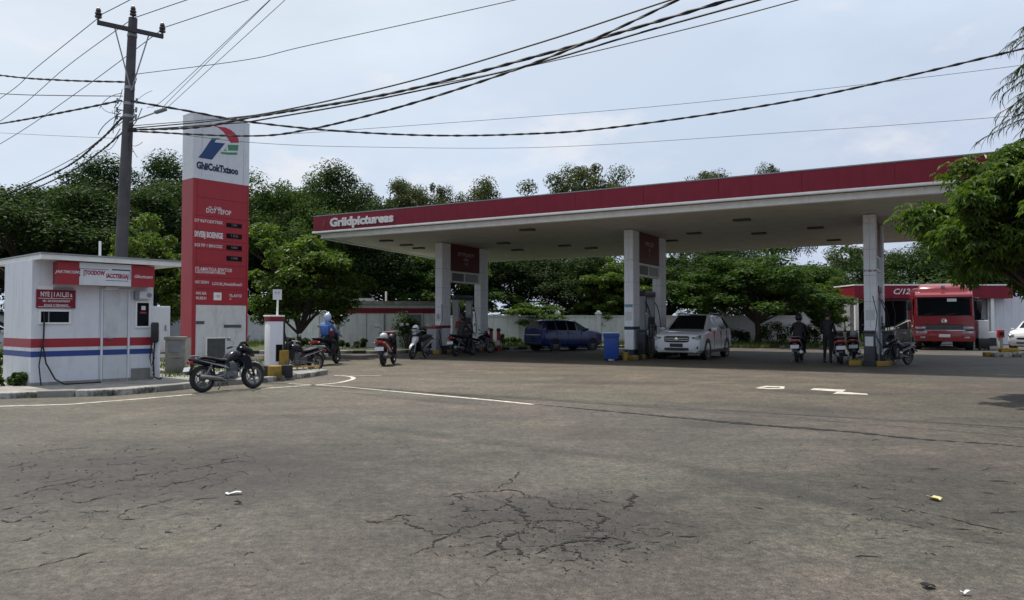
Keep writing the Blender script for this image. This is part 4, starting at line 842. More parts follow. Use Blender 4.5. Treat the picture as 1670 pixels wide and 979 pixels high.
def sport_bike(label, loc, rz, lean=-R(6)):
    t = thing('motorbike', label, 'motorbike', loc, rz, 'motorbikes'); t.rotation_euler = (lean, 0, rz)
    rw, fw = (-.62, 0, .295), (.65, 0, .295)
    wheel_part(t, 'rear_wheel', rw, .295, .10); wheel_part(t, 'front_wheel', fw, .295, .09)
    MB().loftx([(-.12, .60, .10, .03), (0, .72, .135, .10), (.12, .78, .15, .115), (.26, .80, .14, .10), (.36, .78, .10, .07), (.42, .75, .05, .04)], 14).build('tank', bikeblk, t)
    MB().loftx([(-.70, .765, .05, .012), (-.62, .77, .10, .03), (-.45, .745, .125, .035), (-.25, .70, .13, .035), (-.08, .68, .11, .045), (.02, .70, .07, .05)], 12).build('seat', seatm, t)
    tl = MB().loftx([(-.92, .74, .02, .018), (-.85, .71, .06, .05), (-.62, .665, .10, .065), (-.40, .61, .13, .07), (-.22, .57, .12, .07), (-.10, .55, .08, .05)], 12).build('tail_cowl', bikeblk, t)
    for s in (-1, 1): MB().prism([(-.78, .715), (-.55, .66), (-.32, .60), (-.12, .56), (-.02, .49), (-.20, .545), (-.45, .61), (-.7, .685)], s*.135-.006, s*.135+.006).build('side_stripe', mat('bike_silver', (.5, .5, .53), .25, metal=.5), tl)
    MB().tube([(-.55, -.13, .80), (-.72, -.13, .80), (-.88, -.09, .80), (-.92, 0, .80), (-.88, .09, .80), (-.72, .13, .80), (-.55, .13, .80)], .012, 8).build('grab_rail', greysteel, t)
    MB().rbox((-.90, 0, .66), (.07, .18, .075), .02).build('tail_lamp', lampred, t)
    pf_ = MB().prism([(-.86, .62), (-.80, .62), (-.93, .40), (-.98, .41)], -.045, .045).build('mud_flap', black, t)
    MB().box((-.975, 0, .52), (.008, .25, .10), M=Matrix.Rotation(R(22), 4, 'Y')).build('number_plate', plate_w, pf_)
    for s in (-1, 1):
        MB().tube([(-.62, s*.10, .30), (-.43, s*.11, .62)], [.03, .022], 10).build('shock_absorber', alloy, t)
        MB().tube([(-.62, s*.085, .295), (-.05, s*.09, .36)], .022, 8).build('swing_arm', greysteel, t)
        MB().tube([(.65, s*.075, .295), (.46, s*.085, .80), (.42, s*.085, .92)], [.024, .022, .018], 10).build('fork_leg', black, t)
        MB().tube([(-.02, s*.12, .29), (-.02, s*.25, .29)], .016, 8).build('foot_peg', rubber, t)
        MB().prism([(.22, .70), (.36, .78), (.50, .74), (.54, .62), (.47, .50), (.38, .40), (.33, .42), (.36, .56), (.30, .64)], s*.15-.012, s*.15+.012).build('side_fairing', bikeblk, t)
    MB().rbox((.12, 0, .50), (.20, .17, .24), .02).build('cylinder', alloy, t)
    for k in range(5): MB().rbox((.13, 0, .42+k*.04), (.25, .21, .014), .004, 1).build('cooling_fin', alloy, t)
    MB().rbox((.02, 0, .34), (.40, .24, .20), .05).lathe([(0, -.145), (.10, -.145), (.10, .145), (0, .145)], 18, 'Y', (-.02, 0, .34)).build('crankcase', alloy, t)
    MB().tube([(.10, -.1, .24), (.26, -.1, .30), (.27, -.09, .45), (.2, -.08, .50)], .02, 10).tube([(.12, -.1, .22), (-.15, -.14, .23), (-.3, -.15, .27)], .024, 10).build('exhaust_pipe', exh, t)
    MB().tube([(-.22, -.16, .265), (-.3, -.16, .28), (-.72, -.17, .34), (-.78, -.17, .35)], [.03, .05, .058, .045], 14).build('muffler', exh, t)
    MB().tube([(.32, 0, .78), (.12, 0, .22), (-.3, 0, .24), (-.35, 0, .62)], .024, 8).tube([(.30, 0, .72), (-.4, 0, .62)], .026, 8).build('frame', black, t)
    MB().loftx([(.32, .93, .10, .05), (.42, .93, .15, .09), (.54, .88, .14, .10), (.64, .82, .10, .085), (.70, .77, .04, .04)], 14).build('headlight_cowl', bikeblk, t)
    MB().loftx([(.60, .83, .075, .05), (.68, .80, .06, .05), (.715, .775, .03, .03)], 12).build('headlight', lampclear, t)
    MB().prism([(.34, .98), (.44, 1.10), (.50, 1.02), (.56, .95)], -.09, .09).build('windscreen', glass, t)
    fe = MB()
    for k in range(9):
        a0 = R(20+k*14); a1 = R(20+(k+1)*14); fe.add([(fw[0]+math.cos(a)*rr_, s*w2, fw[2]+math.sin(a)*rr_) for a in (a0, a1) for s, w2, rr_ in ((-1, .06, .315), (-1, .03, .34), (1, .03, .34), (1, .06, .315))], [(0, 1, 5, 4), (1, 2, 6, 5), (2, 3, 7, 6)])
    fe.build('front_fender', mat('fender_silver', (.35, .36, .40), .3, metal=.4), t)
    MB().bb((-.44, .02, .36), (-.30, .05, .40)).prism([(-.62, .34), (-.05, .40), (-.05, .36), (-.62, .30)], .055, .075).build('chain_guard', black, t)
    MB().tube([(-.05, .1, .26), (-.12, .24, .0)], .014, 8).build('side_stand', greysteel, t)
    handle_set(t, .36, 1.0)
    return t
def scooter(label, loc, rz, lean=-R(3)):
    t = thing('scooter', label, 'scooter', loc, rz, 'motorbikes'); t.rotation_euler = (lean, 0, rz)
    wheel_part(t, 'rear_wheel', (-.58, 0, .26), .26, .10, rimm=bikegry); wheel_part(t, 'front_wheel', (.60, 0, .26), .26, .09, rimm=bikegry)
    MB().loftx([(-.92, .76, .03, .02), (-.86, .74, .09, .07), (-.66, .68, .14, .13), (-.40, .60, .165, .17), (-.15, .52, .16, .17), (.0, .45, .12, .12), (.06, .40, .06, .06)], 14).build('tail_body', bikered, t)
    for s in (-1, 1): MB().prism([(-.86, .72), (-.6, .66), (-.3, .52), (-.05, .38), (-.35, .47), (-.62, .58)], s*.158-.006, s*.158+.006).build('side_stripe', bikewht, t)
    MB().loftx([(-.90, .83, .06, .02), (-.78, .83, .13, .045), (-.5, .80, .15, .05), (-.2, .76, .15, .05), (-.02, .72, .10, .05)], 12).build('seat', seatm, t)
    MB().tube([(-.6, -.15, .83), (-.85, -.12, .86), (-.95, 0, .86), (-.85, .12, .86), (-.6, .15, .83)], .014, 8).build('grab_rail', greysteel, t)
    MB().rbox((-.905, 0, .73), (.05, .22, .09), .02).build('tail_lamp', lampred, t)
    for s in (-1, 1): MB().sphere((-.90, s*.15, .71), (.04, .035, .03), 10, 6).build('indicator', amber, t)
    pf_ = MB().prism([(-.86, .66), (-.78, .64), (-.88, .34), (-.94, .36)], -.06, .06).build('mud_flap', black, t)
    MB().box((-.955, 0, .53), (.01, .27, .12), M=Matrix.Rotation(R(14), 4, 'Y')).build('number_plate', plate_w, pf_)
    MB().rbox((-.34, .02, .30), (.56, .24, .18), .06).build('engine', greysteel, t)
    MB().tube([(-.3, -.14, .28), (-.45, -.17, .29), (-.85, -.18, .36)], [.04, .06, .055], 14).build('muffler', exh, t)
    for s in (-1, 1): MB().tube([(-.58, s*.12, .28), (-.46, s*.13, .58)], .025, 8).build('shock_absorber', alloy, t); MB().tube([(.60, s*.07, .26), (.50, s*.07, .58)], .022, 8).build('fork_leg', greysteel, t)
    MB().rbox((.12, 0, .30), (.36, .30, .06), .02).build('floorboard', black, t)
    MB().prism([(.26, .32), (.32, .30), (.40, .55), (.36, .96), (.28, .98), (.30, .6)], -.19, .19).build('leg_shield', bikeblk, t)
    MB().loftx([(.30, .98, .10, .05), (.40, .98, .17, .075), (.50, .93, .12, .07), (.55, .90, .05, .03)], 12).build('headlight_cowl', bikered, t)
    MB().loftx([(.38, .72, .12, .12), (.48, .68, .11, .14), (.58, .58, .06, .09)], 12).build('nose', bikewht, t)
    MB().loftx([(.49, .94, .10, .045), (.555, .91, .05, .03)], 12).build('headlight', lampclear, t)
    MB().loftx([(.36, .40, .02, .03), (.48, .52, .07, .04), (.62, .545, .07, .03), (.78, .47, .05, .03), (.84, .38, .03, .03)], 10).build('front_fender', bikewht, t)
    MB().tube([(-.15, .1, .22), (-.22, .25, .0)], .014, 8).build('side_stand', greysteel, t)
    handle_set(t, .33, 1.03)
    return t
SWb = {'bike_red': bikeblk, 'bike_white': bikegry}; SWw = {'bike_red': bikewht, 'bike_white': bikewht}; SWg = {'bike_red': bikegry}
b1 = sport_bike('black motorbike with silver stripe parked on its stand before the price sign', (atx(327, 15.0)+.40, 15.45, 0), R(53)); b1.scale = (.9,)*3
SCL = .95
sc = scooter('red and white scooter parked in the open with a white helmet on its seat', (atx(634, 24.6), 24.6, 0), R(84)); sc.scale = (1.04,)*3
def put(src, px, Y, deg, label, sw=None, z=0): return dup(src, (atx(px, Y), Y, z), R(deg), label, 'motorbikes', sw)
put(b1, 487, 20.6, -128, 'dark motorbike half hidden behind the old white fuel pump', SWb)
blue_bike = put(sc, 536, 24.8, 78, 'dark scooter ridden by the person in the blue jacket', SWb)
put(sc, 684, 28.8, -108, 'grey scooter parked facing the yard next to the pump island', SWg)
put(sc, 757, 31.2, 60, 'dark scooter being filled beside the tiled column of the first island', SWb)
put(b1, 783, 33.4, 40, 'black motorbike standing behind the pumps near the bollards', None)
rb = put(sc, 1303, 26.6, 62, 'dark scooter with rider waiting alone between the two pump islands', SWb)
put(sc, 1369, 25.6, 70, 'red and white scooter queuing beside the island in front of the truck', None)
put(sc, 1392, 26.8, 66, 'dark scooter queuing right next to the tiled column', SWb)
put(b1, 1461, 24.4, -150, 'black motorbike on the truck side of the last tiled column', None)
helm = MB().sphere((0, 0, .12), (.155, .125, .135), 16, 10).loftx([(.05, .02, .10, .05), (.12, .03, .09, .05), (.15, .05, .05, .03)], 10)
def helmet(loc, rz, m, label):
    t = thing('helmet', label, 'helmet', loc, rz, 'loose helmets'); MB().sphere((0, 0, .12), (.155, .128, .135), 18, 10).build('shell', m, t)
    MB().loftx([(.02, .0, .11, .04), (.12, .02, .10, .045), (.16, .04, .05, .03)], 10).build('chin_bar', m, t); MB().sphere((.045, 0, .11), (.13, .112, .05), 14, 8).build('visor', glass, t); return t
sx0_ = Vector((atx(634, 24.6), 24.6, 0)); fw_ = Vector((math.cos(R(84)), math.sin(R(84)), 0)); 
helmet(sx0_-fw_*.35+Vector((-.06, 0, .80)), R(70), bikewht, 'white helmet resting on the seat of the red and white scooter')
helmet(sx0_+fw_*.02+Vector((.1, 0, .76)), R(100), black, 'black helmet resting in front of the white helmet on the scooter')
fg = Vector((math.cos(R(-108)), math.sin(R(-108)), 0)); helmet(Vector((atx(684, 28.8), 28.8, 0))+fg*.33+Vector((.0, .02, 1.03)), R(-100), bikewht, 'white helmet hung over the handlebar of the grey scooter')

# ------------------------------------------------------------------ people
skin = mat('skin', (.30, .17, .11), .55, var=.08)
def person(label, loc, rz, J, shirt, legs, shoes=black, sleeve=True, cover=None, cover_m=None, group='people at the pumps', hands='curl', sc_=1.0):
    t = thing('person', label, 'person', loc, rz, group); t.scale = (sc_,)*3
    P = {}; E = []; Rr = {}
    def v(n, p, r): P[n] = Vector(p); Rr[n] = r
    v('pel', J['pel'], .135); ch = Vector(J['ch']); pel = P['pel']; v('sp', pel.lerp(ch, .5)+Vector((-.015, 0, 0)), .125); v('ch', ch, .15)
    nk = Vector(J['neck']); hd = Vector(J['head']); v('nk', nk, .055); v('hd0', nk.lerp(hd, .5), .075); v('hd', hd, .098); v('hdt', hd+(hd-nk).normalized()*.09, .07)
    E += [('pel', 'sp', 0), ('sp', 'ch', 0), ('ch', 'nk', 0), ('nk', 'hd0', 1), ('hd0', 'hd', 1), ('hd', 'hdt', 1)]
    f = (hd-nk).cross(Vector((0, 1, 0))).normalized()
    if f.x < 0: f = -f
    for s, S in ((1, 'L'), (-1, 'R')):
        q = lambda k: Vector(J[k+S]) if k+S in J else Vector((J[k][0], s*J[k][1], J[k][2]))
        v('sh'+S, ch+Vector((0, s*.17, .07)), .07); v('el'+S, q('el'), .048); v('wr'+S, q('wr'), .034); hdir = (q('wr')-q('el')).normalized(); v('pm'+S, q('wr')+hdir*.07, .036)
        v('hp'+S, pel+Vector((0, s*.095, -.05)), .095); v('kn'+S, q('kn'), .062); v('an'+S, q('an'), .042); v('he'+S, q('an')+Vector((-.02, 0, -.05)), .045); v('to'+S, q('an')+Vector((.16, s*.02, -.06)), .035)
        E += [('ch', 'sh'+S, 0), ('sh'+S, 'el'+S, 0), ('el'+S, 'wr'+S, 0 if sleeve else 1), ('wr'+S, 'pm'+S, 1), ('pel', 'hp'+S, 2), ('hp'+S, 'kn'+S, 2), ('kn'+S, 'an'+S, 2), ('an'+S, 'he'+S, 3), ('he'+S, 'to'+S, 3)]
    names = list(P); idx = {n: i for i, n in enumerate(names)}
    vs = [P[n] for n in names]; es = [(idx[a], idx[b]) for a, b, _ in E]; rad = [Rr[n] for n in names]; seg = [(P[a], P[b], m) for a, b, m in E]; roots = [0]
    for s, S in ((1, 'L'), (-1, 'R')):   # five separate curled fingers per hand
        w_, p_ = P['wr'+S], P['pm'+S]; d = (p_-w_).normalized(); sd_ = d.cross(Vector((0, 0, 1))); sd_ = sd_.normalized() if sd_.length > .1 else Vector((1, 0, 0)); dn = d.cross(sd_).normalized()
        if dn.z > 0: dn = -dn
        for k in range(5):
            b0 = len(vs); roots.append(b0)
            if k == 4: pts = [w_.lerp(p_, .4)+sd_*s*.025, w_.lerp(p_, .8)+sd_*s*.055, p_+sd_*s*.05+dn*.02]
            else:
                o_ = sd_*(k-1.5)*.020; ln = (.034, .042, .040, .030)[k]; pts = [p_+o_*.7, p_+o_+d*ln, p_+o_+d*ln*1.5+dn*.03, p_+o_+d*ln*1.0+dn*.055]
            vs += pts; rad += [.010]*len(pts); es += [(b0+i, b0+i+1) for i in range(len(pts)-1)]; seg += [(pts[i], pts[i+1], 1) for i in range(len(pts)-1)]
    me = bpy.data.meshes.new('b'); me.from_pydata([tuple(q) for q in vs], es, []); o = bpy.data.objects.new('b', me); C.objects.link(o)
    o.modifiers.new('k', 'SKIN'); sv = me.skin_vertices[0].data
    for i, r in enumerate(rad): sv[i].radius = (r, r); sv[i].use_root = i in roots
    o.modifiers.new('s', 'SUBSURF').levels = 2
    bm_ = bpy.data.meshes.new_from_object(o.evaluated_get(bpy.context.evaluated_depsgraph_get())); bpy.data.objects.remove(o, do_unlink=True)
    bm_.materials.clear()
    for m in (shirt, skin, legs, shoes): bm_.materials.append(m)
    A_ = np.array([s_[0] for s_ in seg]); B_ = np.array([s_[1] for s_ in seg]); mi = np.array([s_[2] for s_ in seg]); D_ = B_-A_; dd = (D_**2).sum(1)+1e-9
    for p in bm_.polygons:
        c = np.array(p.center); tt = np.clip(((c-A_)*D_).sum(1)/dd, 0, 1); k = np.argmin(((A_+D_*tt[:, None]-c)**2).sum(1)); p.material_index = int(mi[k]); p.use_smooth = True
    link('body', bm_, t)
    if cover == 'helmet':
        MB().sphere(tuple(hd+Vector((-.005, 0, .03))), (.145, .128, .15), 18, 11).build('helmet', cover_m, t); MB().sphere(tuple(hd+Vector((.045, 0, .0))), (.112, .108, .06), 14, 8).build('visor', glass, t)
    else:
        MB().sphere(tuple(hd+Vector((-.025, 0, .05))), (.105, .10, .10), 14, 9).build('hair' if cover == 'hair' else 'cap', cover_m or black, t)
        if cover == 'cap': MB().rbox(hd+Vector((.12, 0, .055)), (.12, .13, .014), .006).build('cap_peak', cover_m, t)
        MB().sphere(tuple(hd+Vector((.10, 0, -.005))), (.022, .015, .022), 8, 6).build('nose', skin, t)
        for s in (-1, 1): MB().sphere(tuple(hd+Vector((.088, s*.035, .02))), .011, 8, 6).build('eye', darkgap, t); MB().sphere(tuple(hd+Vector((0, s*.098, 0))), (.02, .012, .03), 8, 6).build('ear', skin, t)
        MB().rbox(hd+Vector((.09, 0, -.045)), (.015, .045, .01), .004, 1).build('mouth', mat('lips', (.22, .08, .06), .5), t)
    return t
RIDE = dict(pel=(-.30, 0, .93), ch=(-.16, 0, 1.30), neck=(-.12, 0, 1.47), head=(-.07, 0, 1.60), el=(.05, .29, 1.10), wr=(.20, .33, 1.03), kn=(.14, .20, .78), an=(.10, .17, .40))
STAND = dict(pel=(0, 0, .92), ch=(.0, 0, 1.30), neck=(.01, 0, 1.47), head=(.03, 0, 1.60), el=(.02, .25, 1.10), wr=(.18, .24, .98), kn=(.02, .10, .50), an=(-.02, .11, .09))
jb = mat('jacket_blue', (.06, .15, .36), .7, var=.25, scale=5); jd = mat('jacket_dark', (.018, .019, .022), .75, var=.25); jr = mat('shirt_red', (.25, .02, .025), .75, var=.2); tr = mat('trousers_dark', (.015, .016, .022), .8, var=.2)
helw = mat('helmet_pale', (.42, .52, .70), .25, var=.05, coat=.5); helb = mat('helmet_blue', (.03, .10, .35), .25, var=.1, coat=.5)
p = person('rider in blue jacket and pale helmet on the dark scooter in the yard', (atx(536, 24.8), 24.8, 0), R(78), RIDE, jb, tr, cover='helmet', cover_m=helw, sc_=SCL)
MB().rbox((-.38, -.05, 1.18), (.16, .30, .34), .05).build('backpack', helb, p)
MB().rbox((-.20, -.22, 1.08), (.30, .10, .20), .04).build('bag', mat('bag_maroon', (.12, .015, .03), .7), p)
person('rider in dark clothes sitting on the scooter that waits alone between islands', (atx(1303, 26.6), 26.6, 0), R(62), RIDE, jd, tr, cover='helmet', cover_m=black, sc_=SCL)
helmet(Vector((atx(1392, 26.8), 26.8, 0))+Vector((-.12, -.25, .85)), R(66), bikewht, 'white helmet on the seat of the dark scooter next to the tiled column')
person('person in dark jacket and cap standing next to the queuing red scooter', (atx(1349, 25.9), 25.9, 0), R(40), STAND, jd, tr, cover='cap', cover_m=black)
person('pump attendant in red shirt standing at the first island dispenser', (atx(752, 33.1), 33.1, 0), R(-70), STAND, jr, tr, sleeve=False, cover='cap', cover_m=jr)
person('rider in dark clothes on the scooter being filled at the first island', (atx(757, 31.2), 31.2, 0), R(60), RIDE, jd, tr, cover='helmet', cover_m=black, sc_=SCL)

# ------------------------------------------------------------------ cars
def car(label, loc, rz, st, glass_pairs, ws, rw_, paintm, wr, axles, name='parked_car', cat='car', group='cars at the station'):
    """st: (x, z bottom, z belt, z top, half widths sill/belt/top); glass_pairs = station pairs with side windows"""
    t = thing(name, label, cat, loc, rz, group)
    def sec(q):
        x, zb, zl, zt, hs, hb, ht = q; m = (zb+zl)/2
        h = [(0, zb), (hs*.86, zb), (hs, zb+.12*(zl-zb)+.04), (max(hs, hb)+.012, m), (hb, zl), (ht+.02, zl+(zt-zl)*.88), (ht-.10, zt), (0, zt+.025)]
        return [(x, y, z) for y, z in h]+[(x, -y, z) for y, z in reversed(h[1:-1])]
    rings = [sec(q) for q in st]; n = len(rings[0]); body = MB(); body.v = [p for r in rings for p in r]; win = {}
    for i in range(len(st)-1):
        for k in range(n):
            k2 = (k+1) % n; f = (i*n+k, (i+1)*n+k, (i+1)*n+k2, i*n+k2)
            key = None
            if (i in glass_pairs or i == ws) and k in (4, n-5): key = ('window', i, k)
            if i == ws and k in (6, 7): key = ('windshield', i, 0)
            if i == rw_ and k in (6, 7): key = ('rear_window', i, 0)
            if key: win.setdefault(key, []).append(f)
            else: body.f.append(f); body.m.append(0)
    body.f.append(tuple(range(n))); body.f.append(tuple((len(st)-1)*n+k for k in reversed(range(n)))); body.m += [0, 0]
    bo = body.build('body', paintm, t); 
    md = bo.modifiers.new('b', 'BEVEL'); md.width = .02; md.segments = 2; md.limit_method = 'ANGLE'; md.angle_limit = R(25)
    for (nm, i, k), fs in win.items():
        mb = MB(); mb.v = list(body.v); mb.f = fs; mb.m = [0]*len(fs); me = mb.mesh(nm, glass)
        bm = bmesh.new(); bm.from_mesh(me); bmesh.ops.delete(bm, geom=[v for v in bm.verts if not v.link_faces], context='VERTS')
        ctr_ = Vector((0, 0, 1.1)); 
        for v in bm.verts: v.co += Vector((0, math.copysign(.004, v.co.y) if nm == 'window' else 0, 0 if nm == 'window' else .006))
        bm.to_mesh(me); bm.free(); link(nm, me, t)
    for ax in axles:
        for s in (-1, 1):
            hw = max(q[4] for q in st)
            MB().lathe([(wr+.05, -.12), (wr+.05, .012), (wr-.06, .012), (wr-.06, -.12)], 28, 'Y', (0, 0, 0), close=True).build('wheel_arch', black, t, (ax, s*hw, wr), R(180) if s < 0 else 0)
            w_ = MB().lathe([(wr-.11, -.2), (wr-.02, -.2), (wr, -.15), (wr, -.03), (wr-.03, .02), (wr-.11, .02)], 28, 'Y', close=True).build('wheel', rubber, t, (ax, s*(hw-.005), wr), R(180) if s < 0 else 0)
            rim = MB().lathe([(wr-.11, .015), (wr-.13, .0), (wr-.14, -.06)], 28, 'Y').lathe([(0, .0), (.07, .0), (.07, -.08)], 14, 'Y').lathe([(wr-.1, -.07), (0, -.07)], 20, 'Y', mi=1)
            for k in range(6):
                a = 2*math.pi*k/6; rim.box((math.cos(a)*wr*.36, -.012, math.sin(a)*wr*.36), (wr*.62, .03, .05), M=Matrix.Rotation(-a, 4, 'Y'))
            rim.build('rim', [alloy, black], w_)
    return t
carw = mat('car_white', (.66, .67, .68), .22, var=.02, coat=.8); carb = mat('car_blue', (.009, .030, .15), .25, var=.06, coat=.4)
S_SUV = [(2.30, .38, .64, .78, .66, .70, .60), (2.22, .27, .80, .93, .82, .84, .74), (1.98, .24, .93, 1.00, .90, .90, .80), (1.45, .22, 1.00, 1.06, .92, .915, .82), (1.12, .22, 1.03, 1.10, .92, .915, .78), (.22, .22, 1.07, 1.64, .92, .90, .66), (.12, .22, 1.075, 1.66, .92, .90, .66), (-.42, .22, 1.09, 1.69, .92, .90, .67), (-.50, .22, 1.09, 1.69, .92, .90, .67), (-1.28, .22, 1.12, 1.675, .92, .90, .66), (-1.36, .22, 1.12, 1.67, .92, .90, .66), (-1.90, .26, 1.16, 1.60, .91, .89, .62), (-2.05, .30, 1.16, 1.55, .90, .88, .60), (-2.26, .34, 1.10, 1.20, .88, .86, .70), (-2.33, .42, .86, .95, .82, .82, .74)]
HS = (.497, .868); srz = math.atan2(-HS[1], -HS[0])
SP = Vector((atx(1104, 27.75), 27.75, 0)); sloc = SP+Vector((HS[0], HS[1], 0))*2.2
suv = car('white sport utility car with dark windows driving out beside the middle pump island', sloc, srz, S_SUV, (6, 8, 10), 4, 12, carw, .37, (1.42, -1.38))
MB().loftx([(2.10, .76, .54, .13), (2.255, .755, .52, .125), (2.315, .745, .46, .10)], 14, 5).build('grille', black, suv)
for k in range(2): MB().bb((2.28, -.46, .72+k*.07), (2.325, .46, .735+k*.07)).build('grille_bar', chrome, suv)
MB().lathe([(0, .0), (.075, .0), (.06, .02), (0, .025)], 16, 'X', (2.318, 0, .765)).build('badge', chrome, suv)
for s in (-1, 1):
    h_ = MB().loftx([(1.80, .915, .12, .035), (1.98, .885, .17, .06), (2.18, .83, .22, .075), (2.275, .79, .17, .05)], 12, 3, yc=s*.68).build('headlight', lampclear, suv); MB().loftx([(2.18, .81, .06, .045), (2.29, .79, .055, .035)], 10, 2, yc=s*.62).build('projector', glass, h_)
    MB().loftx([(2.10, .47, .16, .09), (2.265, .47, .13, .075)], 12, 3, yc=s*.66).build('fog_recess', black, suv); MB().lathe([(0, 0), (.05, 0), (.05, .02), (0, .02)], 14, 'X', (2.262, s*.66, .47)).build('fog_lamp', lampclear, suv)
    MB().rbox((.82, s*1.0, 1.12), (.14, .22, .15), .04).build('mirror', carw, suv); MB().tube([(.10, s*.59, 1.66), (.0, s*.59, 1.735), (-1.6, s*.57, 1.725), (-1.7, s*.57, 1.62)], .018, 8).build('roof_rail', greysteel, suv)
    MB().bb((-1.2, s*.905, .24), (1.15, s*.945, .34)).build('side_skirt', black, suv)
    for x_ in (.55, -.47, -1.34): MB().bb((x_-.004, s*.900, .42), (x_+.004, s*.9355, 1.06)).build('door_gap', darkgap, suv)
    for x_ in (-.22, -1.05): MB().rbox((x_, s*.935, .93), (.20, .03, .035), .01).build('door_handle', carw, suv)
    MB().loftx([(-2.12, 1.02, .06, .09), (-2.27, 1.0, .07, .08)], 10, 3, yc=s*.79).build('tail_lamp', lampred, suv)
MB().loftx([(2.08, .42, .52, .075), (2.31, .40, .46, .05)], 12, 6).build('lower_intake', black, suv)
MB().rbox((2.315, 0, .545), (.02, .48, .13), .006).build('number_plate', black, suv); MB().rbox((2.16, 0, .285), (.16, 1.3, .05), .015).build('skid_plate', alloy, suv)
MB().bb((1.09, -.60, 1.115), (1.12, .60, 1.14)).build('wiper', black, suv)
S_MPV = [(2.02, .42, .66, .76, .62, .66, .58), (1.95, .28, .78, .90, .78, .78, .70), (1.70, .22, .92, 1.02, .82, .82, .72), (1.20, .20, 1.00, 1.10, .83, .82, .70), (.95, .20, 1.02, 1.16, .83, .82, .66), (.25, .20, 1.04, 1.56, .83, .81, .60), (.15, .20, 1.04, 1.58, .83, .81, .60), (-.38, .20, 1.05, 1.61, .83, .81, .60), (-.46, .20, 1.05, 1.61, .83, .81, .60), (-1.12, .20, 1.07, 1.60, .83, .81, .59), (-1.20, .20, 1.07, 1.60, .83, .81, .59), (-1.70, .24, 1.08, 1.56, .82, .80, .57), (-1.86, .28, 1.08, 1.50, .81, .79, .55), (-2.02, .32, 1.04, 1.12, .79, .78, .66), (-2.08, .40, .70, .80, .74, .75, .68)]
mpv = car('dark blue compact people carrier seen from behind near the white wall', (atx(920, 37.5), 37.5, 0), R(36), S_MPV, (6, 8, 10), 4, 12, carb, .31, (1.28, -1.27)); mpv.scale = (.94,)*3
for s in (-1, 1):
    MB().loftx([(1.60, .90, .09, .05), (1.80, .87, .15, .08), (1.96, .82, .16, .075), (2.03, .77, .12, .05)], 12, 3, yc=s*.62).build('headlight', lampclear, mpv); MB().loftx([(-1.84, 1.10, .05, .16), (-2.01, 1.02, .06, .14)], 10, 3, yc=s*.72).build('tail_lamp', lampred, mpv)
    MB().rbox((.80, s*.90, 1.09), (.13, .18, .13), .035).build('mirror', carb, mpv)
    for x_ in (.50, -.42, -1.16): MB().bb((x_-.004, s*.815, .40), (x_+.004, s*.8455, 1.02)).build('door_gap', darkgap, mpv)
    for x_ in (-.20, -.92): MB().rbox((x_, s*.842, .90), (.18, .03, .035), .01).build('door_handle', carb, mpv)
MB().bb((-2.085, -.62, .80), (-2.05, .62, .85)).build('chrome_strip', chrome, mpv); MB().rbox((-2.09, 0, .66), (.02, .42, .12), .005).build('number_plate', black, mpv); MB().rbox((-2.06, 0, .36), (.10, 1.4, .14), .03).build('bumper', black, mpv)
MB().loftx([(1.80, .66, .42, .07), (2.035, .64, .38, .05)], 12, 6).build('grille', black, mpv); MB().loftx([(1.80, .40, .50, .06), (2.03, .42, .40, .04)], 12, 6).build('lower_intake', black, mpv)
dup(mpv, (atx(1692, 37), 37, 0), R(-140), 'white car parked at the end of the red shop building', 'cars at the station', {'car_blue': carw})
dup(mpv, (atx(1482, 44.5), 44.5, 0), R(165), 'grey car parked at the shop window beside the truck', 'cars at the station', {'car_blue': mat('car_grey', (.16, .165, .17), .3, coat=.4)})
dup(mpv, (atx(-22, 29), 29, 0), R(20), 'silver car parked behind the white kiosk', 'cars at the station', {'car_blue': mat('car_silver', (.35, .36, .38), .25, metal=.5, coat=.6)})

# ------------------------------------------------------------------ red truck
trr = mat('truck_red', (.22, .010, .015), .25, var=.04, coat=.7); TY = 37.0
trk = thing('truck', 'red lorry with high roof facing the pumps in front of the shop', 'truck', (atx(1541, TY)+.45, TY+1.0, 0), math.atan2(-.90, -.44), None); trk.scale = (1.05, 1.05, 1.05)
def ring(x, z0, z1, hw, ht): return [(x, -hw, z0), (x, hw, z0), (x, hw, (z0+z1)/2), (x, ht, z1-.06), (x, ht-.08, z1), (x, -ht+.08, z1), (x, -ht, z1-.06), (x, -hw, (z0+z1)/2)]
cab = MB().loft([ring(-.95, .55, 2.72, 1.22, 1.20), ring(.55, .55, 2.72, 1.24, 1.20), ring(.78, .55, 2.62, 1.24, 1.16)]).build('cab', trr, trk)
cab.modifiers.new('b', 'BEVEL').width = .03
# windshield, front panel pieces
MB().prism([(.925, 1.64), (.82, 2.44), (.70, 2.44), (.70, 1.64)], -1.06, 1.06).build('windshield', glass, trk)
MB().prism([(.955, 1.02), (.935, 1.60), (.70, 1.60), (.70, 1.02)], -1.22, 1.22).build('front_panel', trr, trk)
MB().prism([(.86, 2.46), (.93, 2.50), (.90, 2.60), (.62, 2.78), (.40, 2.78), (.70, 2.46)], -1.17, 1.17).build('visor', trr, trk)
rf = MB().loft([[(-.9, -1.05, 2.70), (-.9, 1.05, 2.70), (-.9, .98, 3.14), (-.9, -.98, 3.14)], [(.1, -1.08, 2.70), (.1, 1.08, 2.70), (.1, .92, 3.16), (.1, -.92, 3.16)], [(.62, -1.12, 2.70), (.62, 1.12, 2.70), (.50, .98, 2.98), (.50, -.98, 2.98)]]).build('roof_fairing', trr, trk); rf.modifiers.new('b', 'BEVEL').width = .06
MB().rbox((.53, 0, 3.0), (.05, .18, .14), .02).build('roof_lamp', lampclear, trk)
for s in (-1, 1): MB().tube([(.93, s*1.14, 1.60), (.80, s*1.14, 2.54)], .055, 8).build('pillar', trr, trk)
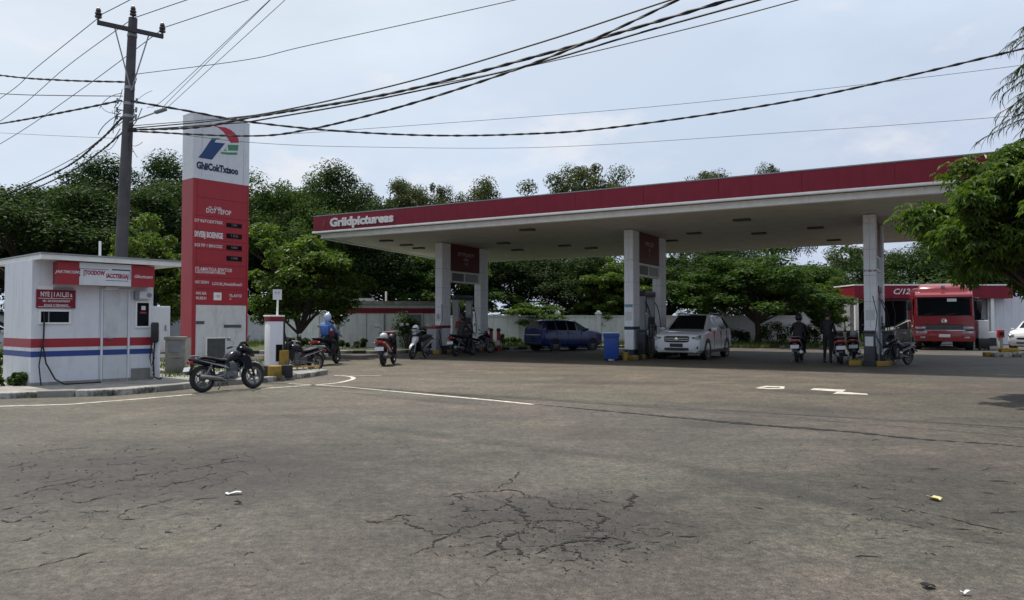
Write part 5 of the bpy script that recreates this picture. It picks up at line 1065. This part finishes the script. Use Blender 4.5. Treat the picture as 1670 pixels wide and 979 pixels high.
MB().rbox((.96, 0, .66), (.30, 2.46, .50), .05).build('bumper', trr, trk); MB().prism([(.97, .92), (.965, 1.20), (.88, 1.20), (.88, .92)], -.80, .80).build('grille', black, trk)
for z_ in (.945, 1.03, 1.12): MB().bb((.955, -.80, z_), (.985, .80, z_+.022)).build('grille_bar', greysteel, trk)
MB().rbox((.97, 0, .93), (.05, 1.7, .03), .01).build('chrome_strip', chrome, trk)
for s in (-1, 1):
    h_ = MB().rbox((1.04, s*.94, .83), (.16, .46, .13), .03).build('headlight', lampclear, trk); MB().rbox((.95, s*.98, 1.04), (.08, .42, .13), .02).build('corner_lamp', lampclear, trk); MB().rbox((1.10, s*.90, .60), (.04, .22, .08), .015).build('fog_lamp', lampclear, trk)
    a = MB().tube([(.75, s*1.2, 2.45), (.95, s*1.42, 2.42), (.95, s*1.42, 1.75)], .018, 6).build('mirror_arm', black, trk); MB().rbox((.95, s*1.42, 2.1), (.09, .2, .46), .03).build('mirror', black, a)
    MB().bb((-.5, s*1.235, 1.65), (.5, s*1.248, 2.45)).build('side_window', glass, trk); MB().rbox((.2, s*1.12, .48), (.5, .2, .1), .02).build('step', black, trk)
MB().lathe([(0, 0), (.13, 0), (.11, .03), (0, .035)], 20, 'X', (.952, 0, 1.36)).build('badge', chrome, trk); MB().rbox((1.115, 0, .68), (.02, .46, .14), .006).build('number_plate', plate_w, trk)

MB().bb((.86, .14, 2.28), (.875, .52, 2.42)).build('sticker', plate_w, trk); MB().tube([(.93, -.8, 1.66), (.88, -.1, 1.78)], .012, 6).tube([(.93, .1, 1.66), (.88, .8, 1.78)], .012, 6).build('wiper', black, trk)
MB().bb((-7.0, -.42, .62), (.4, .42, .86)).build('chassis', black, trk)
cg = MB().rbox((-4.1, 0, 1.95), (5.8, 2.46, 2.1), .08).build('cargo_body', trr, trk)
for x_, dw in ((.05, .0), (-3.4, .1), (-5.2, .1)):
    for s in (-1, 1):
        w_ = MB().lathe([(.30, -.3-dw), (.47, -.3-dw), (.50, -.22), (.50, -.02), (.47, .02), (.30, .02)], 26, 'Y', close=True).build('wheel', rubber, trk, (x_, s*1.2, .5), R(180) if s < 0 else 0)
        MB().lathe([(.30, 0), (.2, -.06), (.12, .02), (0, .02)], 20, 'Y').build('rim', alloy, w_)
# ------------------------------------------------------------------ buildings behind
shed = thing('service_building', 'low white service building with a red stripe behind the parked scooters', 'building', (-8.6, 38.2, 0), math.atan2(1.0, 4.6))
SW = 5.0
MB().bb((0, .02, 0), (SW, 3.4, 2.28)).build('wall', whitewall, shed, smooth=False)
MB().bb((-.15, -.18, 2.28), (SW+.2, 3.6, 2.46)).build('roof', concrete, shed, smooth=False); MB().bb((-.1, -.1, 2.46), (1.6, 3.4, 2.60)).build('roof_slab', whitewall, shed)
MB().bb((-.012, -.012, 1.84), (SW+.01, .022, 2.10)).build('red_band', redf, shed)
for x in (1.2, 2.1, 3.05, 4.1): MB().bb((x-.012, -.006, .0), (x+.012, .022, 1.83)).build('joint', concrete, shed)
d_ = MB().bb((3.2, -.006, 0), (4.0, .02, 1.78)).build('door', mat('door_green', (.16, .19, .17), .6), shed)
MB().tube([(2.1, -.03, 0), (2.1, -.03, 1.8)], .03, 8).build('drain_pipe', concrete, shed); MB().tube([(2.25, 1.2, 2.4), (2.25, 1.2, 3.0)], .05, 8).build('vent_pipe', trimw, shed)
MB().tube([(3.05, -.05, 1.8), (3.25, -.06, 1.4), (3.3, -.06, .8)], .02, 6).build('hanging_cable', cablem, shed)
wh = thing('storage_shed', 'white gabled storage shed seen past the old fuel pump', 'shed', (atx(466, 40), 40, 0), R(4))
MB().prism([(0, 0), (2.6, 0), (2.6, 1.62), (.9, 2.08), (0, 1.70)], 0, 2.4).build('wall', whitewall, wh, smooth=False)
MB().prism([(-.15, 1.66), (.9, 2.12), (2.8, 1.60), (2.8, 1.70), (.9, 2.22), (-.15, 1.76)], -.15, 2.55).build('roof', trimw, wh, smooth=False)
MB().bb((.62, -.012, 0), (.66, .0, 1.9)).bb((1.75, -.012, 0), (1.78, .0, 1.7)).build('joint', concrete, wh); MB().bb((.0, -.02, 1.55), (.62, -.002, 1.72)).build('vent', black, wh)
shop = thing('shop_building', 'single storey shop with long red sign band and dark glass front', 'building', (21.1, 46.5, 0), 0)
BW = 10.2
MB().bb((0, .6, 0), (BW, 7, 3.0)).build('wall', mat('shop_wall', (.30, .31, .31), .8, var=.1), shop, smooth=False)
MB().bb((-.1, -.3, 2.84), (BW-.6, 7.2, 3.62)).build('sign_band', redf, shop, smooth=False); MB().bb((-.13, -.33, 3.62), (BW-.57, 7.2, 3.70)).build('band_cap', trimw, shop, smooth=False)
text('C/12', .48, letterw, shop, (2.75, -.305, 3.24), shear=.3, bold=.02, sx=1.1)
for k in range(5):
    x = .5+k*1.55; w_ = MB().bb((x, .56, .35), (x+1.45, .6, 2.7)).build('window', glass, shop); MB().bb((x-.05, .52, .3), (x, .6, 2.75)).bb((x+1.45, .52, .3), (x+1.5, .6, 2.75)).bb((x, .52, .3), (x+1.45, .6, .35)).bb((x, .52, 2.7), (x+1.45, .6, 2.75)).build('frame', greysteel, w_)
    MB().bb((x, .57, .35), (x+1.45, .59, 1.35)).build('lower_panel', mat('panel_grey', (.2, .21, .22), .5), w_)
for x in (-.02, 8.3): MB().bb((x, -.2, 0), (x+.2, 0, 2.84)).build('post', trimw, shop)
for k in range(7): MB().bb((8.55+k*.5, .50, 0), (8.55+k*.5+.49, .58, 2.95)).build('cladding_panel', white, shop)
# clutter by the truck
t = thing('water_tank', 'white plastic water tank on a black trolley beside the red truck', 'tank', (atx(1601, 37.5), 37.5, 0), R(-12))
MB().rbox((0, 0, 1.02), (.50, .5, .92), .05).build('tank', bikewht, t); MB().rbox((0, 0, .32), (.5, .5, .5), .03).build('trolley', black, t); MB().lathe([(0, 1.47), (.1, 1.47), (.1, 1.53), (0, 1.53)], 14).build('cap', black, t)
for s in (-1, 1): MB().lathe([(0, -.03), (.09, -.03), (.09, .03), (0, .03)], 14, 'X', (s*.2, -.2, .09)).build('wheel', rubber, t)
t = thing('pump_cabinet', 'small white pump cabinet with a hose next to the water tank', 'cabinet', (atx(1615, 38), 38, 0), R(-8))
MB().rbox((0, 0, .45), (.5, .4, .9), .03).build('body', bikewht, t); MB().bb((-.17, -.215, .2), (.17, -.2, .6)).build('panel', dispd, t); MB().tube([(.28, 0, .8), (.4, -.05, .3), (.3, -.05, .05), (.3, 0, .4)], .03, 8).build('hose', bikewht, t)
t = thing('extinguisher_post', 'red fire extinguisher box on a concrete post by the parked white car', 'fire box', (atx(1631, 33), 33, 0), R(-10))
MB().rbox((0, 0, .35), (.14, .14, .74), .01).build('post', concrete, t); MB().rbox((0, 0, .88), (.26, .2, .34), .03).build('box', redp, t); MB().bb((-.08, -.115, .8), (.08, -.1, .95)).build('panel', darkgap, t)
t = thing('kerb_pile', 'short pale yellow kerb stones piled at the edge of the yard by the tree', 'kerb stones', (atx(1648, 30), 30, 0), R(-6))
for k, (x, y, z, m) in enumerate(((-.35, 0, 0, kerbw), (.35, .02, 0, kerbw), (0, .2, .17, yellow), (.75, .1, 0, kerbb), (-.55, .3, 0, yellow))): MB().rbox((x, y, z+.09), (.66, .26, .18), .02).build('kerb_stone', m, t)
# ------------------------------------------------------------------ vegetation
lf_dark = leafmat('leaf_dark', (.030, .058, .020), trans=.28); lf_mid = leafmat('leaf_mid', (.042, .085, .022), trans=.32); lf_lime = leafmat('leaf_bright', (.068, .118, .028), trans=.42, rough=.4); lf_olive = leafmat('leaf_olive', (.052, .072, .028), trans=.3)
lf_big = leafmat('leaf_broad', (.058, .108, .021), trans=.45, rough=.4, spec=.3); lf_need = leafmat('needle', (.05, .075, .04), trans=.2); lf_grass = leafmat('grass_blade', (.06, .10, .022), trans=.35)
def leaf_mesh(name, pos, nrm, size, m, rs, aspect=.5, droop=0.0):
    """one folded leaf (4 vertices, 2 triangles) per row"""
    n = len(pos); nrm = nrm/np.linalg.norm(nrm, axis=1, keepdims=True)
    rv = rs.normal(size=(n, 3)); rv[:, 2] -= droop; ax = rv-(rv*nrm).sum(1, keepdims=True)*nrm; ax /= np.linalg.norm(ax, axis=1, keepdims=True)+1e-9
    sd_ = np.cross(nrm, ax); s = size[:, None]
    V = np.stack([pos-ax*s*.5, pos+sd_*s*aspect*.5+nrm*s*.10-ax*s*.05, pos+ax*s*.5-nrm*s*.06, pos-sd_*s*aspect*.5+nrm*s*.10-ax*s*.05], 1).reshape(-1, 3)
    me = bpy.data.meshes.new(name); me.vertices.add(4*n); me.vertices.foreach_set('co', V.astype(np.float32).ravel())
    b = np.arange(n)[:, None]*4; T = np.concatenate([b+[0, 1, 2], b+[0, 2, 3]], 1).reshape(-1)
    me.loops.add(6*n); me.loops.foreach_set('vertex_index', T.astype(np.int32)); me.polygons.add(2*n); me.polygons.foreach_set('loop_start', np.arange(0, 6*n, 3, dtype=np.int32))
    me.materials.append(m); me.update(calc_edges=True); return me
def clumps(rs, n, rx, rz, lump=.35, low=-.5):
    ph = rs.uniform(0, 6.28, 6); out = []
    while len(out) < n:
        d = rs.normal(size=3); d /= np.linalg.norm(d)
        if d[2] < low: continue
        az = math.atan2(d[1], d[0]); k = 1+lump*(.5*math.sin(2*az+ph[0])+.35*math.sin(3*az+ph[1])+.4*math.sin(5*d[2]+ph[2]+az)+.3*math.sin(7*az+ph[3]))
        out.append(d*np.array([rx, rx, rz])*k*rs.uniform(.35, 1)**.55)
    return np.array(out)
def leaves(rs, cs, cr, per, up=.6, flat=.6):
    P, N = [], []
    for c, r in zip(cs, cr):
        k = max(8, int(per*r/np.mean(cr))); d = rs.normal(size=(k, 3)); d[:, 2] += .25; d /= np.linalg.norm(d, axis=1, keepdims=True)
        P.append(c+d*np.array([1, 1, flat])*r*rs.uniform(.35, 1.08, (k, 1))); N.append(d*.55+rs.normal(size=(k, 3))*.45+np.array([0, 0, up]))
    return np.concatenate(P), np.concatenate(N)
def limbs(rs, cs, base, fork, r0, nl):
    mb = MB(); f = Vector(fork); b = Vector(base); bend = Vector((rs.uniform(-.2, .2), rs.uniform(-.2, .2), 0))
    mb.tube([b-Vector((0, 0, .15)), b+Vector((0, 0, .12*f.z)), b.lerp(f, .5)+bend, f], [r0*1.5, r0*1.1, r0*.9, r0*.75], 10)
    for c in cs[rs.choice(len(cs), min(nl, len(cs)), replace=False)]:
        c = Vector(c); m1 = f.lerp(c, .35)+Vector((rs.uniform(-.2, .2), rs.uniform(-.2, .2), rs.uniform(.0, .35)))*(c-f).length*.3; m2 = f.lerp(c, .7)+Vector((rs.uniform(-.2, .2), rs.uniform(-.2, .2), .12))*(c-f).length*.3
        mb.tube([f-Vector((0, 0, .1)), m1, m2, c], [r0*.55, r0*.36, r0*.2, r0*.06], 7)
        for _ in range(2):
            e = m2+Vector(rs.normal(size=3))*(c-f).length*.11; mb.tube([m1.lerp(m2, .5), m1.lerp(e, .6), e], [r0*.2, r0*.12, r0*.03], 5)
    return mb
PROTO = []
def proto(seed, m, H=10., rx=4., rz=3.2, fork=.38, n=46, per=230, leaf=.30, crmin=.7, crmax=1.3, lump=.35, low=-.45, flat=.6, nl=14, r0=.2):
    rs = np.random.RandomState(seed); cz = H-rz; cs = clumps(rs, n, rx, rz, lump, low)+np.array([0, 0, cz]); cr = rs.uniform(crmin, crmax, n)
    P, N = leaves(rs, cs, cr, per, flat=flat); me = leaf_mesh('crown', P, N, rs.uniform(.6, 1.35, len(P))*leaf, m, rs)
    tm = limbs(rs, cs, (0, 0, 0), (0, 0, H*fork), r0, nl).mesh('trunk', bark); PROTO.append((me, tm)); return len(PROTO)-1
A1 = proto(1, lf_dark, n=85, per=560, leaf=.19, crmin=.7, crmax=1.6, lump=.25, low=-.6, flat=.75, rz=3.6)
A2 = proto(2, lf_mid, n=80, per=540, leaf=.19, crmin=.6, crmax=1.5, lump=.30, low=-.6, flat=.75, rz=3.6)
A3 = proto(3, lf_dark, n=80, per=460, leaf=.19, crmin=.5, crmax=1.3, lump=.40, rz=3.8, flat=.7)
A4 = proto(4, lf_olive, n=75, per=420, leaf=.17, crmin=.45, crmax=1.15, lump=.35, rz=3.4, flat=.7)
A5 = proto(5, lf_lime, n=95, per=230, low=-.75, leaf=.34, crmin=.55, crmax=1.25, rz=4.1, fork=.2, lump=.34, flat=.62)
A6 = proto(6, lf_mid, n=90, per=300, low=-.6, leaf=.27, crmin=.6, crmax=1.3, rz=4.0, fork=.25, lump=.34, flat=.6)
A7 = proto(8, lf_olive, n=55, per=300, lump=.45, crmin=.4, crmax=.95, leaf=.16, rz=2.8, fork=.5, flat=.7)
A8 = proto(9, lf_dark, n=130, per=520, rx=5.5, rz=3.3, lump=.28, low=-.45, fork=.32, nl=22, r0=.3, flat=.7, leaf=.19, crmin=.6, crmax=1.4)
def tree(px, top, D, halfw, pr, label, rot=0, group='trees behind the wall', name='tree', Hz=10.9, rx=4., base=0.0):
    z = aty(835, top, D).z; t = thing(name, label, 'tree', (atx(px, D), D, base), R(rot), group); s = halfw/F*D/rx; t.scale = (s, s, (z-base)/Hz)
    me, tm = PROTO[pr]; link('trunk', tm, t); link('crown', me, t); return t
# (centre px, top px, distance, half width px, kind, label)
for q in [
 (60, 290, 41, 150, A8, 'broad dark spreading tree directly behind the white kiosk', 20), (215, 274, 46, 120, A1, 'dark rounded tree behind the utility pole', 70), (-70, 272, 48, 130, A1, 'dark tree at the far end behind the kiosk roof', 130),
 (150, 275, 56, 130, A3, 'distant dark tree filling the gap behind the spreading tree', 200), (300, 262, 52, 100, A1, 'dark tree whose top shows behind the price sign', 15),
 (465, 268, 50, 92, A2, 'tall mid green tree right beside the price sign', 40), (560, 285, 54, 95, A1, 'dark tall tree behind the canopy corner with the lettering', 100), (420, 300, 58, 110, A3, 'dark background tree between the price sign and the canopy', 250),
 (20, 300, 50, 130, A3, 'dark tree low behind the kiosk roof near its far edge', 77), (190, 330, 50, 110, A1, 'dark tree low behind the foot of the utility pole', 222), (370, 330, 54, 110, A1, 'dark tree low behind the price sign', 123),
 (600, 335, 60, 95, A1, 'dark tree right behind the canopy roof near its lettering', 12), (-20, 300, 62, 150, A1, 'furthest dark tree behind the kiosk end', 99), (280, 300, 62, 150, A1, 'furthest dark tree behind the pole and sign', 199), (500, 310, 64, 140, A1, 'furthest dark tree between sign and canopy', 299),
 (655, 276, 58, 76, A4, 'thin crowned tree rising above the canopy just past its lettering', 10), (718, 286, 60, 50, A4, 'sparse small crown showing above the canopy next to the thin tree', 90), (785, 284, 60, 78, A4, 'sparse wide crown peeping over the canopy above the first column', 200),
 (953, 250, 60, 92, A4, 'dense rounded crown standing above the canopy between two columns', 300), (1165, 262, 60, 80, A4, 'flat topped crown peeping over the canopy roof edge', 30), (1262, 256, 62, 50, A4, 'small wispy crown over the canopy towards the big leafy tree', 150),
 (640, 380, 54, 95, A1, 'dark tree seen under the canopy behind the service building', 33), (740, 400, 52, 85, A6, 'leafy tree seen under the canopy past the first column', 80), (840, 395, 55, 90, A1, 'dark tree behind the wall over the blue car', 160), (930, 405, 52, 80, A3, 'loose dark tree behind the wall by the blue bin', 220), (1000, 420, 50.5, 60, A5, 'bright green small tree behind the middle column', 300),
 (1085, 400, 53, 85, A6, 'leafy tree behind the white sport utility car', 20), (1180, 395, 51, 100, A1, 'dark broad tree behind the wall past the white car', 260), (1290, 415, 53, 70, A6, 'leafy tree behind the wall near the shop end', 310),
 (1400, 392, 62, 62, A4, 'hazy olive tree behind the shop roof next to the sky gap', 50), (1345, 430, 66, 55, A3, 'low far tree in the sky gap under the canopy', 190), (1490, 398, 58, 80, A1, 'dark tree behind the shop sign', 140), (1590, 380, 60, 85, A3, 'dark tree behind the truck', 280), (1690, 330, 58, 110, A1, 'dark tree behind the parked white car', 10)]:
    tree(*q)
# trees standing in front of the wall
tree(1235, 402, 43.5, 112, A6, 'large dense green tree in front of the white wall between the last two islands', 60, 'trees before the wall')
tree(488, 372, 30, 92, A5, 'bright leafy tree beside the price sign overhanging the blue rider', 25, 'trees before the wall')
tree(238, 362, 27, 72, A5, 'bright leafy small tree between the kiosk and the price sign', 140, 'trees before the wall')
tree(1345, 455, 44, 34, A5, 'small light green shrub tree near the tiled column', 220, 'trees before the wall')
tree(860, 490, 49.8, 66, A5, 'low bright bush tree behind the wall by the blue car', 300, 'trees before the wall'); tree(975, 455, 49.6, 50, A5, 'light green young tree behind the wall beside the blue bin', 80, 'trees before the wall')
# undergrowth behind the wall so that no bare horizon shows
rs = np.random.RandomState(77)
cs = np.stack([rs.uniform(-62, 60, 420), rs.uniform(50.5, 66, 420), rs.uniform(.3, 6.2, 420)], 1); P_, N_ = leaves(rs, cs, rs.uniform(1., 1.8, 420), 380, flat=.8)
u = tag(kind(link('undergrowth', leaf_mesh('undergrowth', P_, N_, rs.uniform(.2, .4, len(P_)), lf_dark, rs)), 'stuff'), 'dark mass of undergrowth growing behind the white boundary wall', 'undergrowth')
# shrubs and weeds on the verge
def shrub(px, D, h, w_, m, label, seed, n=10, leaf=.14, base=.1):
    rs = np.random.RandomState(seed); t = thing('shrub', label, 'shrub', (atx(px, D), D, base), 0, 'shrubs on the verge')
    cs = np.stack([rs.uniform(-w_, w_, n), rs.uniform(-.5, .5, n)*w_, rs.uniform(.25, .85, n)*h], 1); P, N = leaves(rs, cs, rs.uniform(.2, .38, n)*h, 120, flat=.9)
    link('foliage', leaf_mesh('foliage', P, N, rs.uniform(.7, 1.3, len(P))*leaf, m, rs), t); mb = MB()
    for c in cs: mb.tube([(c[0]*.3, c[1]*.3, -.05), (c[0]*.7, c[1]*.7, c[2]*.5), tuple(c)], [.025, .018, .006], 5)
    mb.build('stem', bark, t); return t
for i, q in enumerate([(663, 36.8, 1.7, .5, lf_dark, 'dark round shrub in front of the service building door'), (700, 37, 1.2, .5, lf_dark, 'dark low shrub beside the service building corner'), (1200, 44, 1.0, .9, lf_dark, 'low dark shrub at the wall behind the white car'), (1265, 43.5, 1.2, 1.0, lf_mid, 'low green shrub under the large dense tree'), (1320, 43, 1.1, .8, lf_dark, 'low dark shrub at the end of the verge'), (840, 44, .6, 1.0, lf_mid, 'knee high green hedge clump by the blue car'), (560, 36.8, .45, 1.2, lf_dark, 'low hedge strip behind the blue rider'), (480, 36.5, .5, 1.2, lf_dark, 'low hedge strip before the storage shed'), (1420, 44.5, 1.0, .5, lf_mid, 'small shrub at the shop corner')]): shrub(*q, seed=40+i)
for i, (px, D, lab) in enumerate(((-4, 17.2, 'bright green weed clump growing against the kiosk wall'), (18, 15.3, 'low weed clump on the kerb at the kiosk corner'))): o = shrub(px, D, .8 if i == 0 else .3, .3, lf_lime if i == 0 else lf_mid, lab, 60+i, 9, .09, PAV)
def grass(name, n, xs, ys, h, base, seed, label):
    rs = np.random.RandomState(seed); x, y = rs.uniform(*xs, n), rs.uniform(*ys, n); k = np.sin(x*2.1)+np.sin(y*1.7+x) > -.6; x, y = x[k], y[k]; n = len(x); hh = rs.uniform(.4, 1.2, n)*h; a = rs.uniform(0, 6.28, n); dx, dy = np.cos(a)*.012, np.sin(a)*.012; lx, ly = rs.normal(size=n)*hh*.4, rs.normal(size=n)*hh*.4
    V = np.stack([np.stack([x-dx, y-dy, np.full(n, base)], 1), np.stack([x+dx, y+dy, np.full(n, base)], 1), np.stack([x+lx, y+ly, base+hh], 1)], 1).reshape(-1, 3)
    me = bpy.data.meshes.new(name); me.from_pydata(V.tolist(), [], np.arange(3*n).reshape(-1, 3).tolist()); me.materials.append(lf_grass); tag(kind(link(name, me), 'stuff'), label, 'grass')
grass('grass', 26000, (-30, 20), (38.5, 47.5), .28, .09, 1, 'rough green grass covering the verge along the white wall')
grass('pavement_weeds', 5000, (-14, -7.5), (17.6, 25), .14, PAV-.01, 2, 'short weeds sprouting on the pavement around the price sign')
# ------------------------------------------------------------------ near broadleaf tree: palmate clusters
def near_tree():
    rs = np.random.RandomState(21); base = Vector((9.75, 13.4, 0)); t = thing('broadleaf_tree', 'large leafy tree with drooping bright leaf clusters overhanging the yard', 'tree', base)
    ctr = np.array([.15, -.35, 3.02]); cs = clumps(rs, 210, 2.5, 1.5, .16, -.62)+ctr; cs[:, 2] += np.clip(-cs[:, 0]-.6, 0, 3)*.16; cs = np.concatenate([cs, np.stack([rs.uniform(.2, 2.4, 40), rs.uniform(-1.2, 1.6, 40), rs.uniform(1.5, 2.4, 40)], 1)]); cr = rs.uniform(.26, .5, len(cs))
    # twig ends on each clump, six pointed leaflets per twig end
    P, N = leaves(rs, cs, cr, 85, up=.2, flat=.7); V, Fc = [], []; k = 6
    for p, n_ in zip(P, N):
        n_ = n_/np.linalg.norm(n_); n_ = n_*.5+np.array([0, 0, .55]); n_ /= np.linalg.norm(n_); a = rs.normal(size=3); a -= a.dot(n_)*n_; a /= np.linalg.norm(a); b = np.cross(n_, a); L = rs.uniform(.075, .135)
        for j in range(k):
            th = 6.283*j/k+rs.uniform(-.2, .2); d = a*math.cos(th)+b*math.sin(th); s = np.cross(n_, d); l = L*rs.uniform(.8, 1.2); dr = np.array([0, 0, -1.])*l
            i0 = len(V); V += [p, p+d*l*.55+s*l*.22+n_*l*.12+dr*.12, p+d*l+dr*.45, p+d*l*.55-s*l*.22+n_*l*.12+dr*.12]; Fc += [(i0, i0+1, i0+2), (i0, i0+2, i0+3)]
    me = bpy.data.meshes.new('crown'); me.from_pydata([tuple(v) for v in V], [], Fc); me.materials.append(lf_big); link('crown', me, t)
    mb = limbs(rs, cs, (0, 0, 0), (-.25, .1, 1.95), .10, 40); mb.build('trunk', bark, t); return t
near_tree()
def casuarina():
    rs = np.random.RandomState(5); base = Vector((13.55, 17.0, 0)); t = thing('feathery_tree', 'tall feathery tree with thin drooping needle branches behind the broadleaf tree', 'tree', base)
    tr_ = MB().tube([(0, 0, -.1), (.05, 0, 3), (0, .1, 6), (0, 0, 9.5)], [.2, .16, .11, .03], 10); nb = []
    for i in range(170):
        z = rs.uniform(4.0, 9.2); a = rs.uniform(0, 6.283); L = (2.7-.22*abs(z-6.3))*rs.uniform(.65, 1.05); d = Vector((math.cos(a), math.sin(a), 0)); p0 = Vector((0, 0, z)); pts = [p0+d*L*u+Vector((0, 0, .55*u-1.0*u*u)) for u in (0, .33, .66, 1)]
        tr_.tube(pts, [.03, .02, .012, .004], 5)
        for _ in range(70):
            u = rs.uniform(.15, 1); q = p0+d*L*u+Vector((0, 0, .55*u-1.0*u*u)); ln = rs.uniform(.2, .5); w_ = Vector((d.x*.5+rs.normal()*.35, d.y*.5+rs.normal()*.35, -.9)).normalized(); nb.append((q, q+w_*ln*.5+d*.05, q+w_*ln))
    tr_.build('trunk', bark, t); V, Fc = [], []
    for a, m, b in nb:
        s = Vector((rs.normal(), rs.normal(), 0)).normalized()*.010; i0 = len(V); V += [a-s, a+s, m+s, m-s, b]; Fc += [(i0, i0+1, i0+2, i0+3), (i0+3, i0+2, i0+4)]
    me = bpy.data.meshes.new('crown'); me.from_pydata([tuple(v) for v in V], [], Fc); me.materials.append(lf_need); link('crown', me, t)
casuarina()
